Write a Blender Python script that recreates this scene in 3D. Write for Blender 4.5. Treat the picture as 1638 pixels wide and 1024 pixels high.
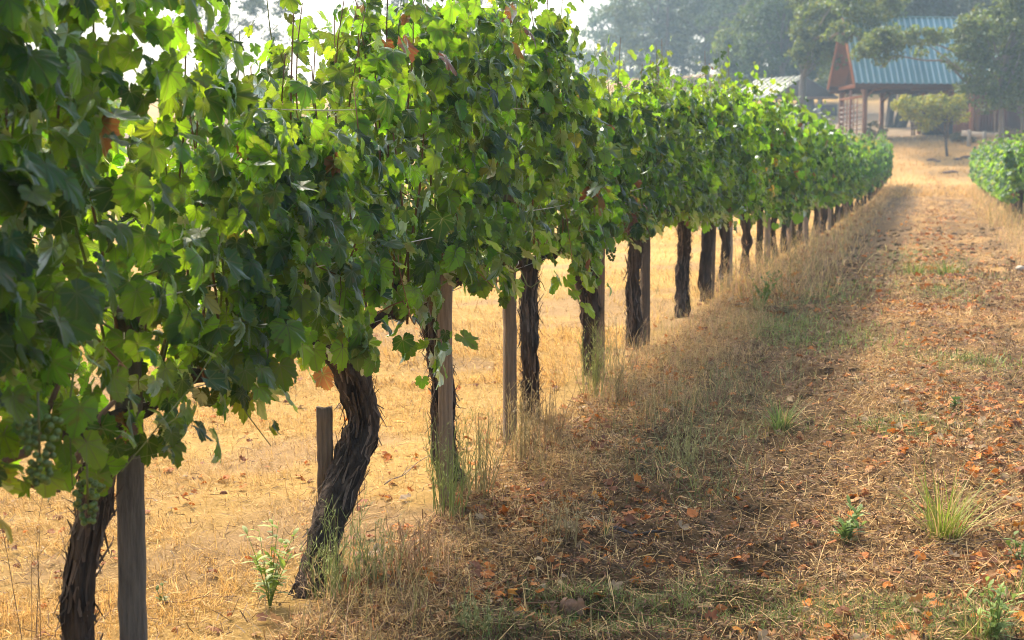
import bpy, bmesh, math, random
import numpy as np
from mathutils import Vector, Matrix, Euler

for o in list(bpy.data.objects):
    bpy.data.objects.remove(o)
SC = bpy.context.scene
COL = SC.collection
R = math.radians
rng = np.random.default_rng(7)
random.seed(7)

# ------------------------------------------------------------------ camera
CAMZ = 1.62
PITCH = math.atan(222 / 2275)
YAW = math.atan(671 * math.cos(PITCH) / 2275)
cd = bpy.data.cameras.new('camera')
cam = bpy.data.objects.new('camera', cd)
COL.objects.link(cam)
cam.location = (0, 0, CAMZ)
cam.rotation_euler = (math.pi / 2 - PITCH, 0, YAW)
cd.sensor_width = 36
cd.lens = 50
cd.clip_start = 0.1
cd.clip_end = 2000
cd.dof.use_dof = True
cd.dof.focus_distance = 5.8
cd.dof.aperture_fstop = 4.8
SC.camera = cam
CR = np.array(Euler(cam.rotation_euler).to_matrix())

# ------------------------------------------------------------------ light
SUN_EL = R(47)
SUN_H = np.array([-0.64, 0.77])          # horizontal direction towards the sun
SUN_H /= np.linalg.norm(SUN_H)
SUN_V = Vector((SUN_H[0] * math.cos(SUN_EL), SUN_H[1] * math.cos(SUN_EL), math.sin(SUN_EL)))
W = bpy.data.worlds.new("World")
SC.world = W
W.use_nodes = True
nt = W.node_tree
bg = nt.nodes['Background']
sky = nt.nodes.new('ShaderNodeTexSky')
sky.sky_type = 'NISHITA'
sky.sun_disc = False
sky.sun_elevation = SUN_EL
sky.sun_rotation = math.atan2(SUN_H[0], SUN_H[1])
sky.air_density = 1.0
sky.dust_density = 6.0
sky.ozone_density = 1.0
hs = nt.nodes.new('ShaderNodeHueSaturation')
hs.inputs['Saturation'].default_value = 0.95
nt.links.new(sky.outputs[0], hs.inputs['Color'])
nt.links.new(hs.outputs[0], bg.inputs['Color'])
bg.inputs['Strength'].default_value = 0.15
sl = bpy.data.lights.new('sun', 'SUN')
sl.energy = 2.5
sl.angle = R(8)
sl.color = (1.0, 0.83, 0.60)
so = bpy.data.objects.new('sun', sl)
COL.objects.link(so)
so.rotation_euler = SUN_V.to_track_quat('Z', 'Y').to_euler()
so.location = (-10, 10, 40)
SC.view_settings.view_transform = 'Standard'
SC.view_settings.look = 'None'
SC.view_settings.exposure = 1.40
SC.view_settings.gamma = 1
SC.view_settings.use_curve_mapping = False
SC.render.engine = 'CYCLES'
SC.cycles.max_bounces = 6
SC.cycles.diffuse_bounces = 4
SC.cycles.transmission_bounces = 6
SC.cycles.glossy_bounces = 2
SC.cycles.volume_bounces = 0
SC.cycles.use_denoising = True
SC.cycles.use_adaptive_sampling = False
SC.cycles.filter_width = 1.0
SC.cycles.denoising_prefilter = 'ACCURATE'
SC.cycles.denoising_quality = 'HIGH'
SC.cycles.sample_clamp_indirect = 3

# ------------------------------------------------------------------ numeric helpers
def sm(t):
    return t * t * (3 - 2 * t)

def hash3(i, j, k, seed):
    h = (i * 374761393 + j * 668265263 + k * 2147483647 + seed * 1274126177) & 0xffffffff
    h = ((h ^ (h >> 13)) * 1274126177) & 0xffffffff
    h = ((h ^ (h >> 16)) * 2246822519) & 0xffffffff
    return ((h ^ (h >> 15)) & 0xffffff) / float(0xffffff)

def noise2(x, y, seed=0):
    x = np.asarray(x, float); y = np.asarray(y, float)
    i = np.floor(x).astype(np.int64); j = np.floor(y).astype(np.int64)
    u = sm(x - i); v = sm(y - j)
    a = hash3(i, j, 0, seed); b = hash3(i + 1, j, 0, seed)
    c = hash3(i, j + 1, 0, seed); d = hash3(i + 1, j + 1, 0, seed)
    return (a * (1 - u) + b * u) * (1 - v) + (c * (1 - u) + d * u) * v

def noise3(x, y, z, seed=0):
    k = np.floor(z).astype(np.int64); w = sm(z - k)
    i = np.floor(x).astype(np.int64); j = np.floor(y).astype(np.int64)
    u = sm(x - i); v = sm(y - j)
    def lay(kk):
        a = hash3(i, j, kk, seed); b = hash3(i + 1, j, kk, seed)
        c = hash3(i, j + 1, kk, seed); d = hash3(i + 1, j + 1, kk, seed)
        return (a * (1 - u) + b * u) * (1 - v) + (c * (1 - u) + d * u) * v
    return lay(k) * (1 - w) + lay(k + 1) * w

def fbm(x, y, seed=0, oct=4):
    s = 0; a = .5; t = 0
    for o in range(oct):
        s = s + a * noise2(np.asarray(x) * 2 ** o, np.asarray(y) * 2 ** o, seed + o * 17)
        t += a; a *= .5
    return s / t

def ss(a, b, x):
    t = np.clip((np.asarray(x, float) - a) / (b - a), 0, 1)
    return t * t * (3 - 2 * t)

_PY = np.array([-60, -10, 0, 2, 4, 5.5, 7, 9, 12, 17.5, 28, 45, 62, 72, 82, 88, 108, 145, 205, 320, 600.])
_PH = np.array([1.75, 1.68, 1.66, 1.66, 1.62, 1.57, 1.47, 1.39, 1.32, 1.22, 1.15, .9, .55, .2, -1.45, -2.35, -4.2, -9.2, -16, -22, -28.])
_fy = np.linspace(-60, 600, 6601)
_fh = np.interp(_fy, _PY, _PH)
for _w in (15, 9):
    _k = np.ones(_w) / _w
    _fh[_w:-_w] = np.convolve(_fh, _k, 'same')[_w:-_w]

def gbase(X, Y):
    X = np.asarray(X, float); Y = np.asarray(Y, float)
    h = CAMZ - np.interp(Y, _fy, _fh)
    h = h - 0.02 * np.clip(-X - 4, 0, 60) + 0.10 * (fbm(X * .25 + 9, Y * .25, 3, 2) - .5)
    far = ss(80, 140, Y)
    h = h * 1.0 + far * (fbm(X * .02, Y * .02, 5, 3) - .5) * 6 * ss(100, 180, Y)
    return h

def track(X):
    """tilled wheel track left of the middle of the alley, 0..1"""
    return ss(-1.75, -1.25, X) * (1 - ss(-.75, -.25, X))

def rtrack(X):
    return ss(.3, .7, X) * (1 - ss(1.2, 1.7, X))

def gz(X, Y):
    X = np.asarray(X, float); Y = np.asarray(Y, float)
    h = gbase(X, Y)
    near = 1 - ss(25, 60, Y)
    till = np.clip(track(X) + .8 * rtrack(X) + .45 * ss(-.9, -.1, X) * (1 - ss(.2, .6, X)), 0, 1)
    cl = fbm(X * 5, Y * 5, 21, 3)
    h = h + near * till * .13 * (cl - .5) + near * .03 * (fbm(X * 8, Y * 8, 31, 2) - .5)
    h = h - near * .05 * track(X) - near * .03 * rtrack(X) + near * .05 * np.exp(-((X + 2.15) / .45) ** 2)
    return h

def ray(px, py):
    d = CR @ np.array([px - 819, 512 - py, -2275.])
    return d / 2275

def at(px, py, Z):
    """world point at photo pixel and camera depth"""
    return np.array([0, 0, CAMZ]) + ray(px, py) * Z

def onground(px, py):
    d = ray(px, py)
    for Z in np.arange(3, 220, .02):
        p = np.array([0, 0, CAMZ]) + d * Z
        if p[2] <= float(gz(p[0], p[1])):
            return p
    return p

ROWX = -2.2
def onrow(px, X=ROWX):
    d = ray(px, 290)
    return d[1] * X / d[0]

def onrowz(px, py, X=ROWX):
    d = ray(px, py)
    t = X / d[0]
    return np.array([X, d[1] * t, CAMZ + d[2] * t])

# ------------------------------------------------------------------ mesh helpers
def mesh(name, V, F, mats, attrs=None, uv=None, smooth=False, mi=None):
    """V (n,3); F list of (m,k) index arrays; attrs name -> (n,3) colours per vertex"""
    V = np.ascontiguousarray(V, dtype=np.float32)
    me = bpy.data.meshes.new(name)
    me.vertices.add(len(V))
    me.vertices.foreach_set('co', V.ravel())
    if not isinstance(F, (list, tuple)):
        F = [F]
    F = [np.asarray(f, dtype=np.int32) for f in F if len(f)]
    tot = sum(f.size for f in F); npoly = sum(len(f) for f in F)
    me.loops.add(tot); me.polygons.add(npoly)
    li = np.concatenate([f.ravel() for f in F])
    me.loops.foreach_set('vertex_index', li)
    cnt = np.concatenate([np.full(len(f), f.shape[1], np.int32) for f in F])
    st = np.concatenate([[0], np.cumsum(cnt)[:-1]]).astype(np.int32)
    me.polygons.foreach_set('loop_start', st)
    me.polygons.foreach_set('loop_total', cnt)
    if smooth:
        me.polygons.foreach_set('use_smooth', np.ones(npoly, bool))
    if mi is not None:
        me.polygons.foreach_set('material_index', np.asarray(mi, np.int32))
    for k, a in (attrs or {}).items():
        ca = me.color_attributes.new(k, 'FLOAT_COLOR', 'POINT')
        full = np.ones((len(V), 4), np.float32); full[:, :3] = a
        ca.data.foreach_set('color', full.ravel())
    if uv is not None:
        u = me.uv_layers.new(name='UVMap')
        u.data.foreach_set('uv', np.asarray(uv, np.float32)[li].ravel())
    for m in (mats if isinstance(mats, (list, tuple)) else [mats]):
        me.materials.append(m)
    me.update(calc_edges=True)
    return me

def obj(name, me, parent=None, loc=None):
    o = bpy.data.objects.new(name, me)
    COL.objects.link(o)
    if parent is not None:
        o.parent = parent
    if loc is not None:
        o.location = loc
    return o

def tag(o, label=None, cat=None, group=None, kind=None):
    if label: o['label'] = label
    if cat: o['category'] = cat
    if group: o['group'] = group
    if kind: o['kind'] = kind
    return o

def thing(name, label, cat, loc=(0, 0, 0), rz=0, group=None):
    o = bpy.data.objects.new(name, None)
    COL.objects.link(o)
    o.location = loc
    o.rotation_euler = (0, 0, rz)
    o.empty_display_size = .1
    return tag(o, label, cat, group)

class MB:
    """collects tubes, boxes and raw pieces into one mesh"""
    def __init__(s):
        s.V = []; s.F = {}; s.n = 0; s.A = []
    def add(s, V, F, tint=None):
        V = np.asarray(V, float)
        for f in (F if isinstance(F, list) else [F]):
            f = np.asarray(f)
            s.F.setdefault(f.shape[1], []).append(f + s.n)
        s.V.append(V); s.n += len(V)
        if tint is None: tint = (.5, .5, .5)
        t = np.asarray(tint, float)
        s.A.append(np.broadcast_to(t, (len(V), 3)))
    def tube(s, P, rad, sides=6, tint=None, caps=True):
        P = np.asarray(P, float); n = len(P)
        rad = np.broadcast_to(np.asarray(rad, float), (n,))
        T = np.gradient(P, axis=0)
        T /= np.linalg.norm(T, axis=1)[:, None] + 1e-9
        ref = np.array([1., 0, 0]) if abs(T[0, 0]) < .8 else np.array([0, 1., 0])
        A = np.empty_like(P)
        a = ref - T[0] * (ref @ T[0]); a /= np.linalg.norm(a)
        for i in range(n):
            a = a - T[i] * (a @ T[i]); a /= np.linalg.norm(a) + 1e-9
            A[i] = a
        B = np.cross(T, A)
        th = np.arange(sides) * 2 * math.pi / sides
        V = P[:, None] + rad[:, None, None] * (np.cos(th)[None, :, None] * A[:, None] + np.sin(th)[None, :, None] * B[:, None])
        V = V.reshape(-1, 3)
        i = np.arange(n - 1)[:, None] * sides; j = np.arange(sides)[None]; k = (j + 1) % sides
        Q = np.stack([i + j, i + k, i + sides + k, i + sides + j], -1).reshape(-1, 4)
        fs = [Q]
        if caps:
            c = np.array([P[0], P[-1]]); b = len(V)
            V = np.vstack([V, c])
            jj = np.arange(sides); kk = (jj + 1) % sides
            fs.append(np.concatenate([np.stack([np.full(sides, b), kk, jj], -1),
                                      np.stack([np.full(sides, b + 1), (n - 1) * sides + jj, (n - 1) * sides + kk], -1)]))
        s.add(V, fs, tint)
    def box(s, c, d, rot=None, tint=None, taper=None):
        c = np.asarray(c, float); d = np.asarray(d, float) / 2
        v = np.array([[x, y, z] for z in (-1, 1) for y in (-1, 1) for x in (-1, 1)], float) * d
        if taper is not None: v[4:, :2] *= taper
        if rot is not None: v = v @ np.asarray(rot).T
        f = np.array([[0, 2, 3, 1], [4, 5, 7, 6], [0, 1, 5, 4], [2, 6, 7, 3], [0, 4, 6, 2], [1, 3, 7, 5]])
        s.add(v + c, f, tint)
    def beam(s, a, b, w, h, up=(0, 0, 1), tint=None):
        a = np.asarray(a, float); b = np.asarray(b, float)
        t = b - a; L = np.linalg.norm(t); t /= L
        u = np.asarray(up, float); u = u - t * (u @ t); u /= np.linalg.norm(u)
        r = np.cross(t, u)
        s.box((a + b) / 2, (w, L, h), np.stack([r, t, u], 1), tint)
    def mesh(s, name, mats, smooth=False):
        V = np.concatenate(s.V)
        F = [np.concatenate(v) for v in s.F.values()]
        return mesh(name, V, F, mats, {'tint': np.concatenate(s.A)}, smooth=smooth)
    def build(s, name, mats, parent=None, smooth=False, loc=None):
        return obj(name, s.mesh(name, mats, smooth), parent, loc)

# ------------------------------------------------------------------ materials
def newmat(name):
    m = bpy.data.materials.new(name)
    m.use_nodes = True
    n = m.node_tree.nodes
    for x in list(n): n.remove(x)
    return m, n, m.node_tree.links

def nd(n, t, **kw):
    x = n.new(t)
    for k, v in kw.items():
        if k in x.inputs: x.inputs[k].default_value = v
        else: setattr(x, k, v)
    return x

def mth(n, l, op, a, b=None, clamp=False):
    x = n.new('ShaderNodeMath'); x.operation = op; x.use_clamp = clamp
    for i, v in enumerate((a, b)):
        if v is None: continue
        if isinstance(v, (int, float)): x.inputs[i].default_value = v
        else: l.new(v, x.inputs[i])
    return x.outputs[0]

def mixc(n, l, f, a, b, mode='MIX'):
    x = n.new('ShaderNodeMix'); x.data_type = 'RGBA'; x.blend_type = mode
    for i, v in ((0, f), (6, a), (7, b)):
        if isinstance(v, (int, float)): x.inputs[i].default_value = v
        elif isinstance(v, tuple): x.inputs[i].default_value = (*v, 1)
        else: l.new(v, x.inputs[i])
    return x.outputs[2]

def attr(n, name):
    a = n.new('ShaderNodeAttribute'); a.attribute_name = name
    return a.outputs['Color']

def leaf_material(name, veins=True, gloss=.034, tr=.6, rough=.40, spots=True):
    m, n, l = newmat(name)
    out = n.new('ShaderNodeOutputMaterial')
    top = attr(n, 'tint'); trc = attr(n, 'trans')
    geo = n.new('ShaderNodeNewGeometry')
    under = mixc(n, l, .35, top, (.10, .145, .055))
    col = mixc(n, l, geo.outputs['Backfacing'], top, under)
    tex = nd(n, 'ShaderNodeTexNoise', Scale=45.0, Detail=3.0)
    tc = n.new('ShaderNodeTexCoord'); l.new(tc.outputs['Object'], tex.inputs['Vector'])
    k = mth(n, l, 'MULTIPLY_ADD', tex.outputs['Fac'], 1.0); n[-1].inputs[2].default_value = .5
    col = mixc(n, l, 1.0, col, k, 'MULTIPLY')
    nrm = None
    if veins:
        sp_ = nd(n, 'ShaderNodeTexNoise', Scale=22.0, Detail=3.0); l.new(tc.outputs['Object'], sp_.inputs['Vector'])
        sr = n.new('ShaderNodeMapRange'); sr.inputs[1].default_value = .64; sr.inputs[2].default_value = .70; l.new(sp_.outputs['Fac'], sr.inputs[0])
        sf = mth(n, l, 'MULTIPLY', sr.outputs[0], .55)
        col = mixc(n, l, sf, col, (.16, .12, .035)); trc = mixc(n, l, sf, trc, (.25, .17, .03))
        uv = n.new('ShaderNodeUVMap'); uv.uv_map = 'UVMap'
        sp = n.new('ShaderNodeSeparateXYZ'); l.new(uv.outputs[0], sp.inputs[0])
        x = mth(n, l, 'ABSOLUTE', sp.outputs[0]); y = sp.outputs[1]
        best = x
        for a in (42, 78, 125):
            ca, sa = math.cos(R(a)), math.sin(R(a))
            d = mth(n, l, 'ABSOLUTE', mth(n, l, 'SUBTRACT', mth(n, l, 'MULTIPLY', x, ca), mth(n, l, 'MULTIPLY', y, sa)))
            fw = mth(n, l, 'ADD', mth(n, l, 'MULTIPLY', x, sa), mth(n, l, 'MULTIPLY', y, ca))
            d = mth(n, l, 'ADD', d, mth(n, l, 'MULTIPLY', mth(n, l, 'LESS_THAN', fw, 0.0), 1.0))
            best = mth(n, l, 'MINIMUM', best, d)
        v = n.new('ShaderNodeMapRange'); v.inputs[1].default_value = .006; v.inputs[2].default_value = .030
        v.inputs[3].default_value = 1; v.inputs[4].default_value = 0
        l.new(best, v.inputs[0])
        vf = mth(n, l, 'MULTIPLY', v.outputs[0], .7)
        col = mixc(n, l, vf, col, (.16, .21, .07))
        trc = mixc(n, l, mth(n, l, 'MULTIPLY', v.outputs[0], .65), trc, (.20, .22, .05))
        bp = nd(n, 'ShaderNodeBump', Strength=.6, Distance=.006)
        wv = nd(n, 'ShaderNodeTexNoise', Scale=120.0, Detail=2.0); l.new(tc.outputs['Object'], wv.inputs['Vector'])
        l.new(mth(n, l, 'SUBTRACT', wv.outputs['Fac'], v.outputs[0]), bp.inputs['Height'])
        nrm = bp.outputs[0]
    di = n.new('ShaderNodeBsdfDiffuse'); l.new(col, di.inputs['Color'])
    tl = n.new('ShaderNodeBsdfTranslucent'); l.new(trc, tl.inputs['Color'])
    mx = n.new('ShaderNodeMixShader'); mx.inputs[0].default_value = tr
    l.new(di.outputs[0], mx.inputs[1]); l.new(tl.outputs[0], mx.inputs[2])
    gl = nd(n, 'ShaderNodeBsdfGlossy', Roughness=rough, Color=(.85, .95, 1, 1))
    fr = nd(n, 'ShaderNodeFresnel', IOR=1.45)
    gf = mth(n, l, 'MULTIPLY', fr.outputs[0], gloss * 10)
    m2 = n.new('ShaderNodeMixShader'); l.new(gf, m2.inputs[0])
    l.new(mx.outputs[0], m2.inputs[1]); l.new(gl.outputs[0], m2.inputs[2])
    if nrm is not None:
        l.new(nrm, di.inputs['Normal']); l.new(nrm, gl.inputs['Normal'])
    l.new(m2.outputs[0], out.inputs[0])
    return m

def tint_material(name, rough=.8, noise=0.5, scale=(30, 30, 30), bump=.3, dist=.01, spec=.3, tr=0.0):
    m, n, l = newmat(name)
    out = n.new('ShaderNodeOutputMaterial')
    c = attr(n, 'tint')
    tc = n.new('ShaderNodeTexCoord')
    mp = n.new('ShaderNodeMapping'); mp.inputs['Scale'].default_value = scale
    l.new(tc.outputs['Object'], mp.inputs[0])
    tx = nd(n, 'ShaderNodeTexNoise', Scale=1.0, Detail=6.0, Roughness=.6)
    l.new(mp.outputs[0], tx.inputs['Vector'])
    k = mth(n, l, 'MULTIPLY_ADD', tx.outputs['Fac'], 2 * noise); n[-1].inputs[2].default_value = 1 - noise
    col = mixc(n, l, 1.0, c, k, 'MULTIPLY')
    b = nd(n, 'ShaderNodeBsdfPrincipled', Roughness=rough)
    b.inputs['Specular IOR Level'].default_value = spec
    l.new(col, b.inputs['Base Color'])
    if bump:
        bp = nd(n, 'ShaderNodeBump', Strength=bump, Distance=dist)
        l.new(tx.outputs['Fac'], bp.inputs['Height']); l.new(bp.outputs[0], b.inputs['Normal'])
    sh = b.outputs[0]
    if tr:
        t = n.new('ShaderNodeBsdfTranslucent'); l.new(col, t.inputs['Color'])
        mx = n.new('ShaderNodeMixShader'); mx.inputs[0].default_value = tr
        l.new(sh, mx.inputs[1]); l.new(t.outputs[0], mx.inputs[2]); sh = mx.outputs[0]
    l.new(sh, out.inputs[0])
    return m

M_LEAF = leaf_material('vine_leaf')
M_LEAF_FAR = leaf_material('vine_leaf_small', veins=False, gloss=.02)
M_TREE = leaf_material('tree_leaf', veins=False, gloss=.008, tr=.38, rough=.6)
M_BARK = tint_material('vine_bark', .9, .75, (70, 70, 9), 1.0, .03, .15)
M_TREEBARK = tint_material('tree_bark', .9, .4, (12, 12, 3), .6, .05, .15)
M_CANE = tint_material('cane', .6, .35, (60, 60, 60), .2, .004)
M_POST = tint_material('weathered_wood', .85, .8, (90, 90, 6), .9, .012, .2)
M_STRAW = tint_material('dry_straw', .65, .25, (40, 40, 40), 0, 0, .25, .25)
M_GRASS = tint_material('green_grass', .5, .25, (40, 40, 40), 0, 0, .3, .35)
M_DEAD = tint_material('dead_leaf', .7, .45, (35, 35, 35), .4, .006, .25, .2)
M_PAINT = tint_material('stained_wood', .7, .25, (6, 6, 3), .2, .01, .3)
M_ROOF = tint_material('sheet_metal', .38, .12, (2, 2, 2), .05, .01, .5)
M_STONE = tint_material('stone', .9, .35, (9, 9, 9), .6, .03, .2)
M_GRAPE = tint_material('grape_skin', .35, .2, (90, 90, 90), .1, .002, .5, .3)

def ground_material():
    m, n, l = newmat('ground')
    out = n.new('ShaderNodeOutputMaterial')
    c = attr(n, 'tint')
    tc = n.new('ShaderNodeTexCoord')
    a = nd(n, 'ShaderNodeTexNoise', Scale=14.0, Detail=8.0, Roughness=.7); l.new(tc.outputs['Object'], a.inputs['Vector'])
    b2 = nd(n, 'ShaderNodeTexNoise', Scale=70.0, Detail=6.0, Roughness=.7); l.new(tc.outputs['Object'], b2.inputs['Vector'])
    w = nd(n, 'ShaderNodeTexNoise', Scale=.9, Detail=4.0); l.new(tc.outputs['Object'], w.inputs['Vector'])
    s1 = mth(n, l, 'ADD', mth(n, l, 'MULTIPLY', a.outputs['Fac'], .9), mth(n, l, 'MULTIPLY', b2.outputs['Fac'], .7))
    s1 = mth(n, l, 'ADD', s1, mth(n, l, 'MULTIPLY', w.outputs['Fac'], .4))
    col = mixc(n, l, 1.0, c, s1, 'MULTIPLY')
    b = nd(n, 'ShaderNodeBsdfPrincipled', Roughness=.95); b.inputs['Specular IOR Level'].default_value = .1
    l.new(col, b.inputs['Base Color'])
    bp = nd(n, 'ShaderNodeBump', Strength=.9, Distance=.02)
    l.new(mth(n, l, 'ADD', a.outputs['Fac'], b2.outputs['Fac']), bp.inputs['Height']); l.new(bp.outputs[0], b.inputs['Normal'])
    l.new(b.outputs[0], out.inputs[0])
    return m
M_GROUND = ground_material()

# ------------------------------------------------------------------ land cover (colours of soil and straw, plus painted shade round the far buildings)
C_GOLD = np.array([.54, .35, .115]); C_SOIL = np.array([.150, .094, .043]); C_STRAW = np.array([.56, .345, .135])
C_PALE = np.array([.70, .49, .21]); C_RUST = np.array([.33, .115, .035]); C_GREEN = np.array([.10, .17, .035])

def soilness(X, Y):
    f = fbm(X * 1.3, Y * .9, 41, 4)
    t = np.clip(track(X) * 1.0 + .5 * rtrack(X) + .42 * ss(-1, 0, X) * (1 - ss(.3, .8, X)), 0, 1)
    return ss(.36, .56, f + .45 * t - .18)  * np.clip(t * 1.6, 0, 1) * (1 - ss(66, 72, Y))

GPATCH = []
def greenness(X, Y):
    f = fbm(X * 1.1 + 3, Y * .8 + 7, 51, 3)
    s_ = np.zeros(np.broadcast(X, Y).shape)
    for gx, gy, rx, ry, am in GPATCH:
        s_ = s_ + am * np.exp(-((X - gx) / rx) ** 2 - ((Y - gy) / ry) ** 2)
    return np.clip(s_, 0, 1) * (.15 + .85 * ss(.40, .58, f))
    nearpatch = np.exp(-((Y - 5.0) / .5) ** 2) * ss(-1.9, -1.3, X) * (1 + .5 * ss(-.7, -.3, X))
    mid = 1.25 * np.exp(-((X - .05) / .45) ** 2) * (np.exp(-((Y - 18.5) / 2.6) ** 2) + .5 * np.exp(-((Y - 9.0) / 1.0) ** 2) + .45 * np.exp(-((Y - 26) / 3) ** 2))
    return np.clip(ss(.45, .62, f + .38 * (nearpatch + mid) - .16), 0, 1) * np.clip(nearpatch + mid, 0, 1)

def cover(X, Y):
    X = np.asarray(X, float); Y = np.asarray(Y, float)
    n1 = fbm(X * .6, Y * .6, 61, 4)[..., None]
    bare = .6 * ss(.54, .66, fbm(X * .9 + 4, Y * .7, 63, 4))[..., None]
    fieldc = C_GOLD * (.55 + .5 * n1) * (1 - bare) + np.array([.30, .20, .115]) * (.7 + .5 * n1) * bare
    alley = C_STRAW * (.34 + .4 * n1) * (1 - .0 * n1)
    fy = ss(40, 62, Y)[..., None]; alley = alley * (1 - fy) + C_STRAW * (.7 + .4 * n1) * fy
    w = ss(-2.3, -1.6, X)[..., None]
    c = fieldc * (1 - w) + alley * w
    s = soilness(X, Y)[..., None]
    yard_shade = (ss(86, 92, Y) * (1 - ss(118, 128, Y)))[..., None] * .85  # tree shade round the far buildings, painted in as a brown-grey tint
    c = c * (1 - yard_shade) + np.array([.21, .165, .115]) * yard_shade
    c = c * (1 - s) + C_SOIL * (.7 + .6 * n1) * s
    return c

def build_ground():
    def axis(lo, a, b, hi, step, grow):
        x = list(np.arange(a, b + 1e-6, step))
        s = step
        while x[-1] < hi:
            s *= grow; x.append(x[-1] + s)
        s = step; pre = []; v = a
        while v > lo:
            s *= grow; v -= s; pre.append(v)
        return np.array(pre[::-1] + x)
    xs = axis(-170, -3.2, 2.0, 170, .045, 1.06)
    ys = axis(-30, 3.5, 13, 330, .045, 1.03)
    X, Y = np.meshgrid(xs, ys)
    Z = gz(X, Y)
    V = np.stack([X.ravel(), Y.ravel(), Z.ravel()], 1)
    nx = len(xs); ny = len(ys)
    i = np.arange(ny - 1)[:, None] * nx + np.arange(nx - 1)[None]
    Q = np.stack([i, i + 1, i + nx + 1, i + nx], -1).reshape(-1, 4)
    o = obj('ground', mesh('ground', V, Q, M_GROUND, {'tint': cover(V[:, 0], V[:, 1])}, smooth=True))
    tag(o, kind='structure')
build_ground()
for px, py, rx, ry, am in ((1400, 690, .18, .25, .8), (1485, 685, .25, .3, .9), (1560, 592, .25, .4, .7), (1450, 605, .3, .4, .4), (1350, 985, .22, .16, 1), (1480, 1005, .25, .2, 1), (1600, 990, .2, .25, 1), (1180, 965, .22, .16, .8),
        (1010, 990, .18, .16, .9), (900, 985, .16, .18, 1), (770, 1015, .14, .1, .8), (1490, 437, .55, 1.4, 1), (1525, 462, .3, .9, .8), (1470, 405, .4, 1.5, .7), (1105, 765, .16, .25, .5), (1240, 525, .35, 1.0, .6), (1330, 472, .3, 1.2, .5), (1235, 680, .15, .25, .6), (1380, 545, .3, .6, .35)):
    p_ = onground(px, py); GPATCH.append((p_[0], p_[1], rx * 1.25, ry * 1.25, am))

# ------------------------------------------------------------------ leaves
_half = [(.035, -.10), (.10, -.24), (.21, -.30), (.26, -.24), (.35, -.26), (.39, -.17), (.49, -.13), (.47, -.04), (.56, .03),
         (.49, .09), (.50, .16), (.40, .18), (.48, .25), (.50, .34), (.57, .43), (.45, .45), (.42, .53), (.33, .49), (.25, .44),
         (.28, .54), (.23, .59), (.25, .67), (.15, .71), (.12, .79), (.05, .81)]
OUT_HI = np.array([(-x, y) for x, y in _half] + [(0, .90)] + [(x, y) for x, y in _half[::-1]])
_h2 = [(.05, -.12), (.2, -.29), (.42, -.2), (.55, .03), (.41, .18), (.56, .42), (.26, .45), (.22, .66)]
OUT_LO = np.array([(-x, y) for x, y in _h2] + [(0, .88)] + [(x, y) for x, y in _h2[::-1]])

def rounder(out):
    """the same leaf with shallow sinuses"""
    c = np.array([0, .12]); d = out - c; r_ = np.hypot(*d.T); n = len(r_)
    big = np.array([max(r_[max(0, i - 4):i + 5]) for i in range(n)])
    return c + d * ((.35 * r_ + .65 * (.93 * big)) / r_)[:, None] * np.array([1.0, .97])

def leaf_template(out, ring):
    k = len(out)
    c = np.array([0, .06])
    o2 = rounder(out)
    V = [c]; V2 = [c]
    F = []
    if ring:
        V += list(c + (out - c) * .52); V += list(out); V2 += list(c + (o2 - c) * .52); V2 += list(o2)
        for i in range(k - 1):
            F.append((0, 1 + i, 2 + i))
            F.append((1 + i, 1 + k + i, 1 + k + i + 1)); F.append((1 + i, 1 + k + i + 1, 2 + i))
    else:
        V += list(out); V2 += list(o2)
        for i in range(k - 1): F.append((0, 1 + i, 2 + i))
    F = np.array(F)[:, ::-1]      # normals towards +z of the leaf frame
    return np.array(V), F, np.array(V2)
T_HI = leaf_template(OUT_HI, True)
T_LO = leaf_template(OUT_LO, False)

def place_leaves(tmpl, P, N, T, S, curl=.48, r=rng):
    """P points, N normals, T tip directions, S sizes -> vertices, faces, uv"""
    tv, tf, tv2 = tmpl
    n = len(P); k = len(tv)
    N = N / (np.linalg.norm(N, axis=1)[:, None] + 1e-9)
    T = T - N * np.sum(T * N, 1)[:, None]; T /= np.linalg.norm(T, axis=1)[:, None] + 1e-9
    B = np.cross(T, N)
    x = tv[:, 0]; y = tv[:, 1]
    rr = x ** 2 + (y - .1) ** 2
    ang = np.arctan2(x, y)
    fold = r.uniform(-.05, .35, n); cv = r.normal(.25, .35, n) * curl / .35; ph = r.uniform(0, 6.28, n); wv = r.uniform(.03, .13, n)
    asp = r.uniform(.85, 1.12, n); skew = r.normal(0, .08, n)
    z = fold[:, None] * np.abs(x) * .6 - cv[:, None] * rr * .8 + wv[:, None] * np.sin(ang * 4 + ph[:, None]) * np.sqrt(rr) * 1.3
    z += wv[:, None] * .5 * np.sin(ang * 9 + ph[:, None] * 2) * rr
    lam = r.uniform(.3, 1.08, n)[:, None]
    jit = 1 + r.normal(0, .035, (n, k))
    xl = (lam * x[None] + (1 - lam) * tv2[None, :, 0]) * jit; yl = (lam * y[None] + (1 - lam) * tv2[None, :, 1]) * jit
    xx = xl * asp[:, None] + skew[:, None] * yl
    yy = yl
    V = P[:, None] + S[:, None, None] * (xx[..., None] * B[:, None] + yy[..., None] * T[:, None] + z[..., None] * N[:, None])
    F = tf[None] + (np.arange(n) * k)[:, None, None]
    uv = np.tile(tv, (n, 1))
    return V.reshape(-1, 3), F.reshape(-1, 3), uv

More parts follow.
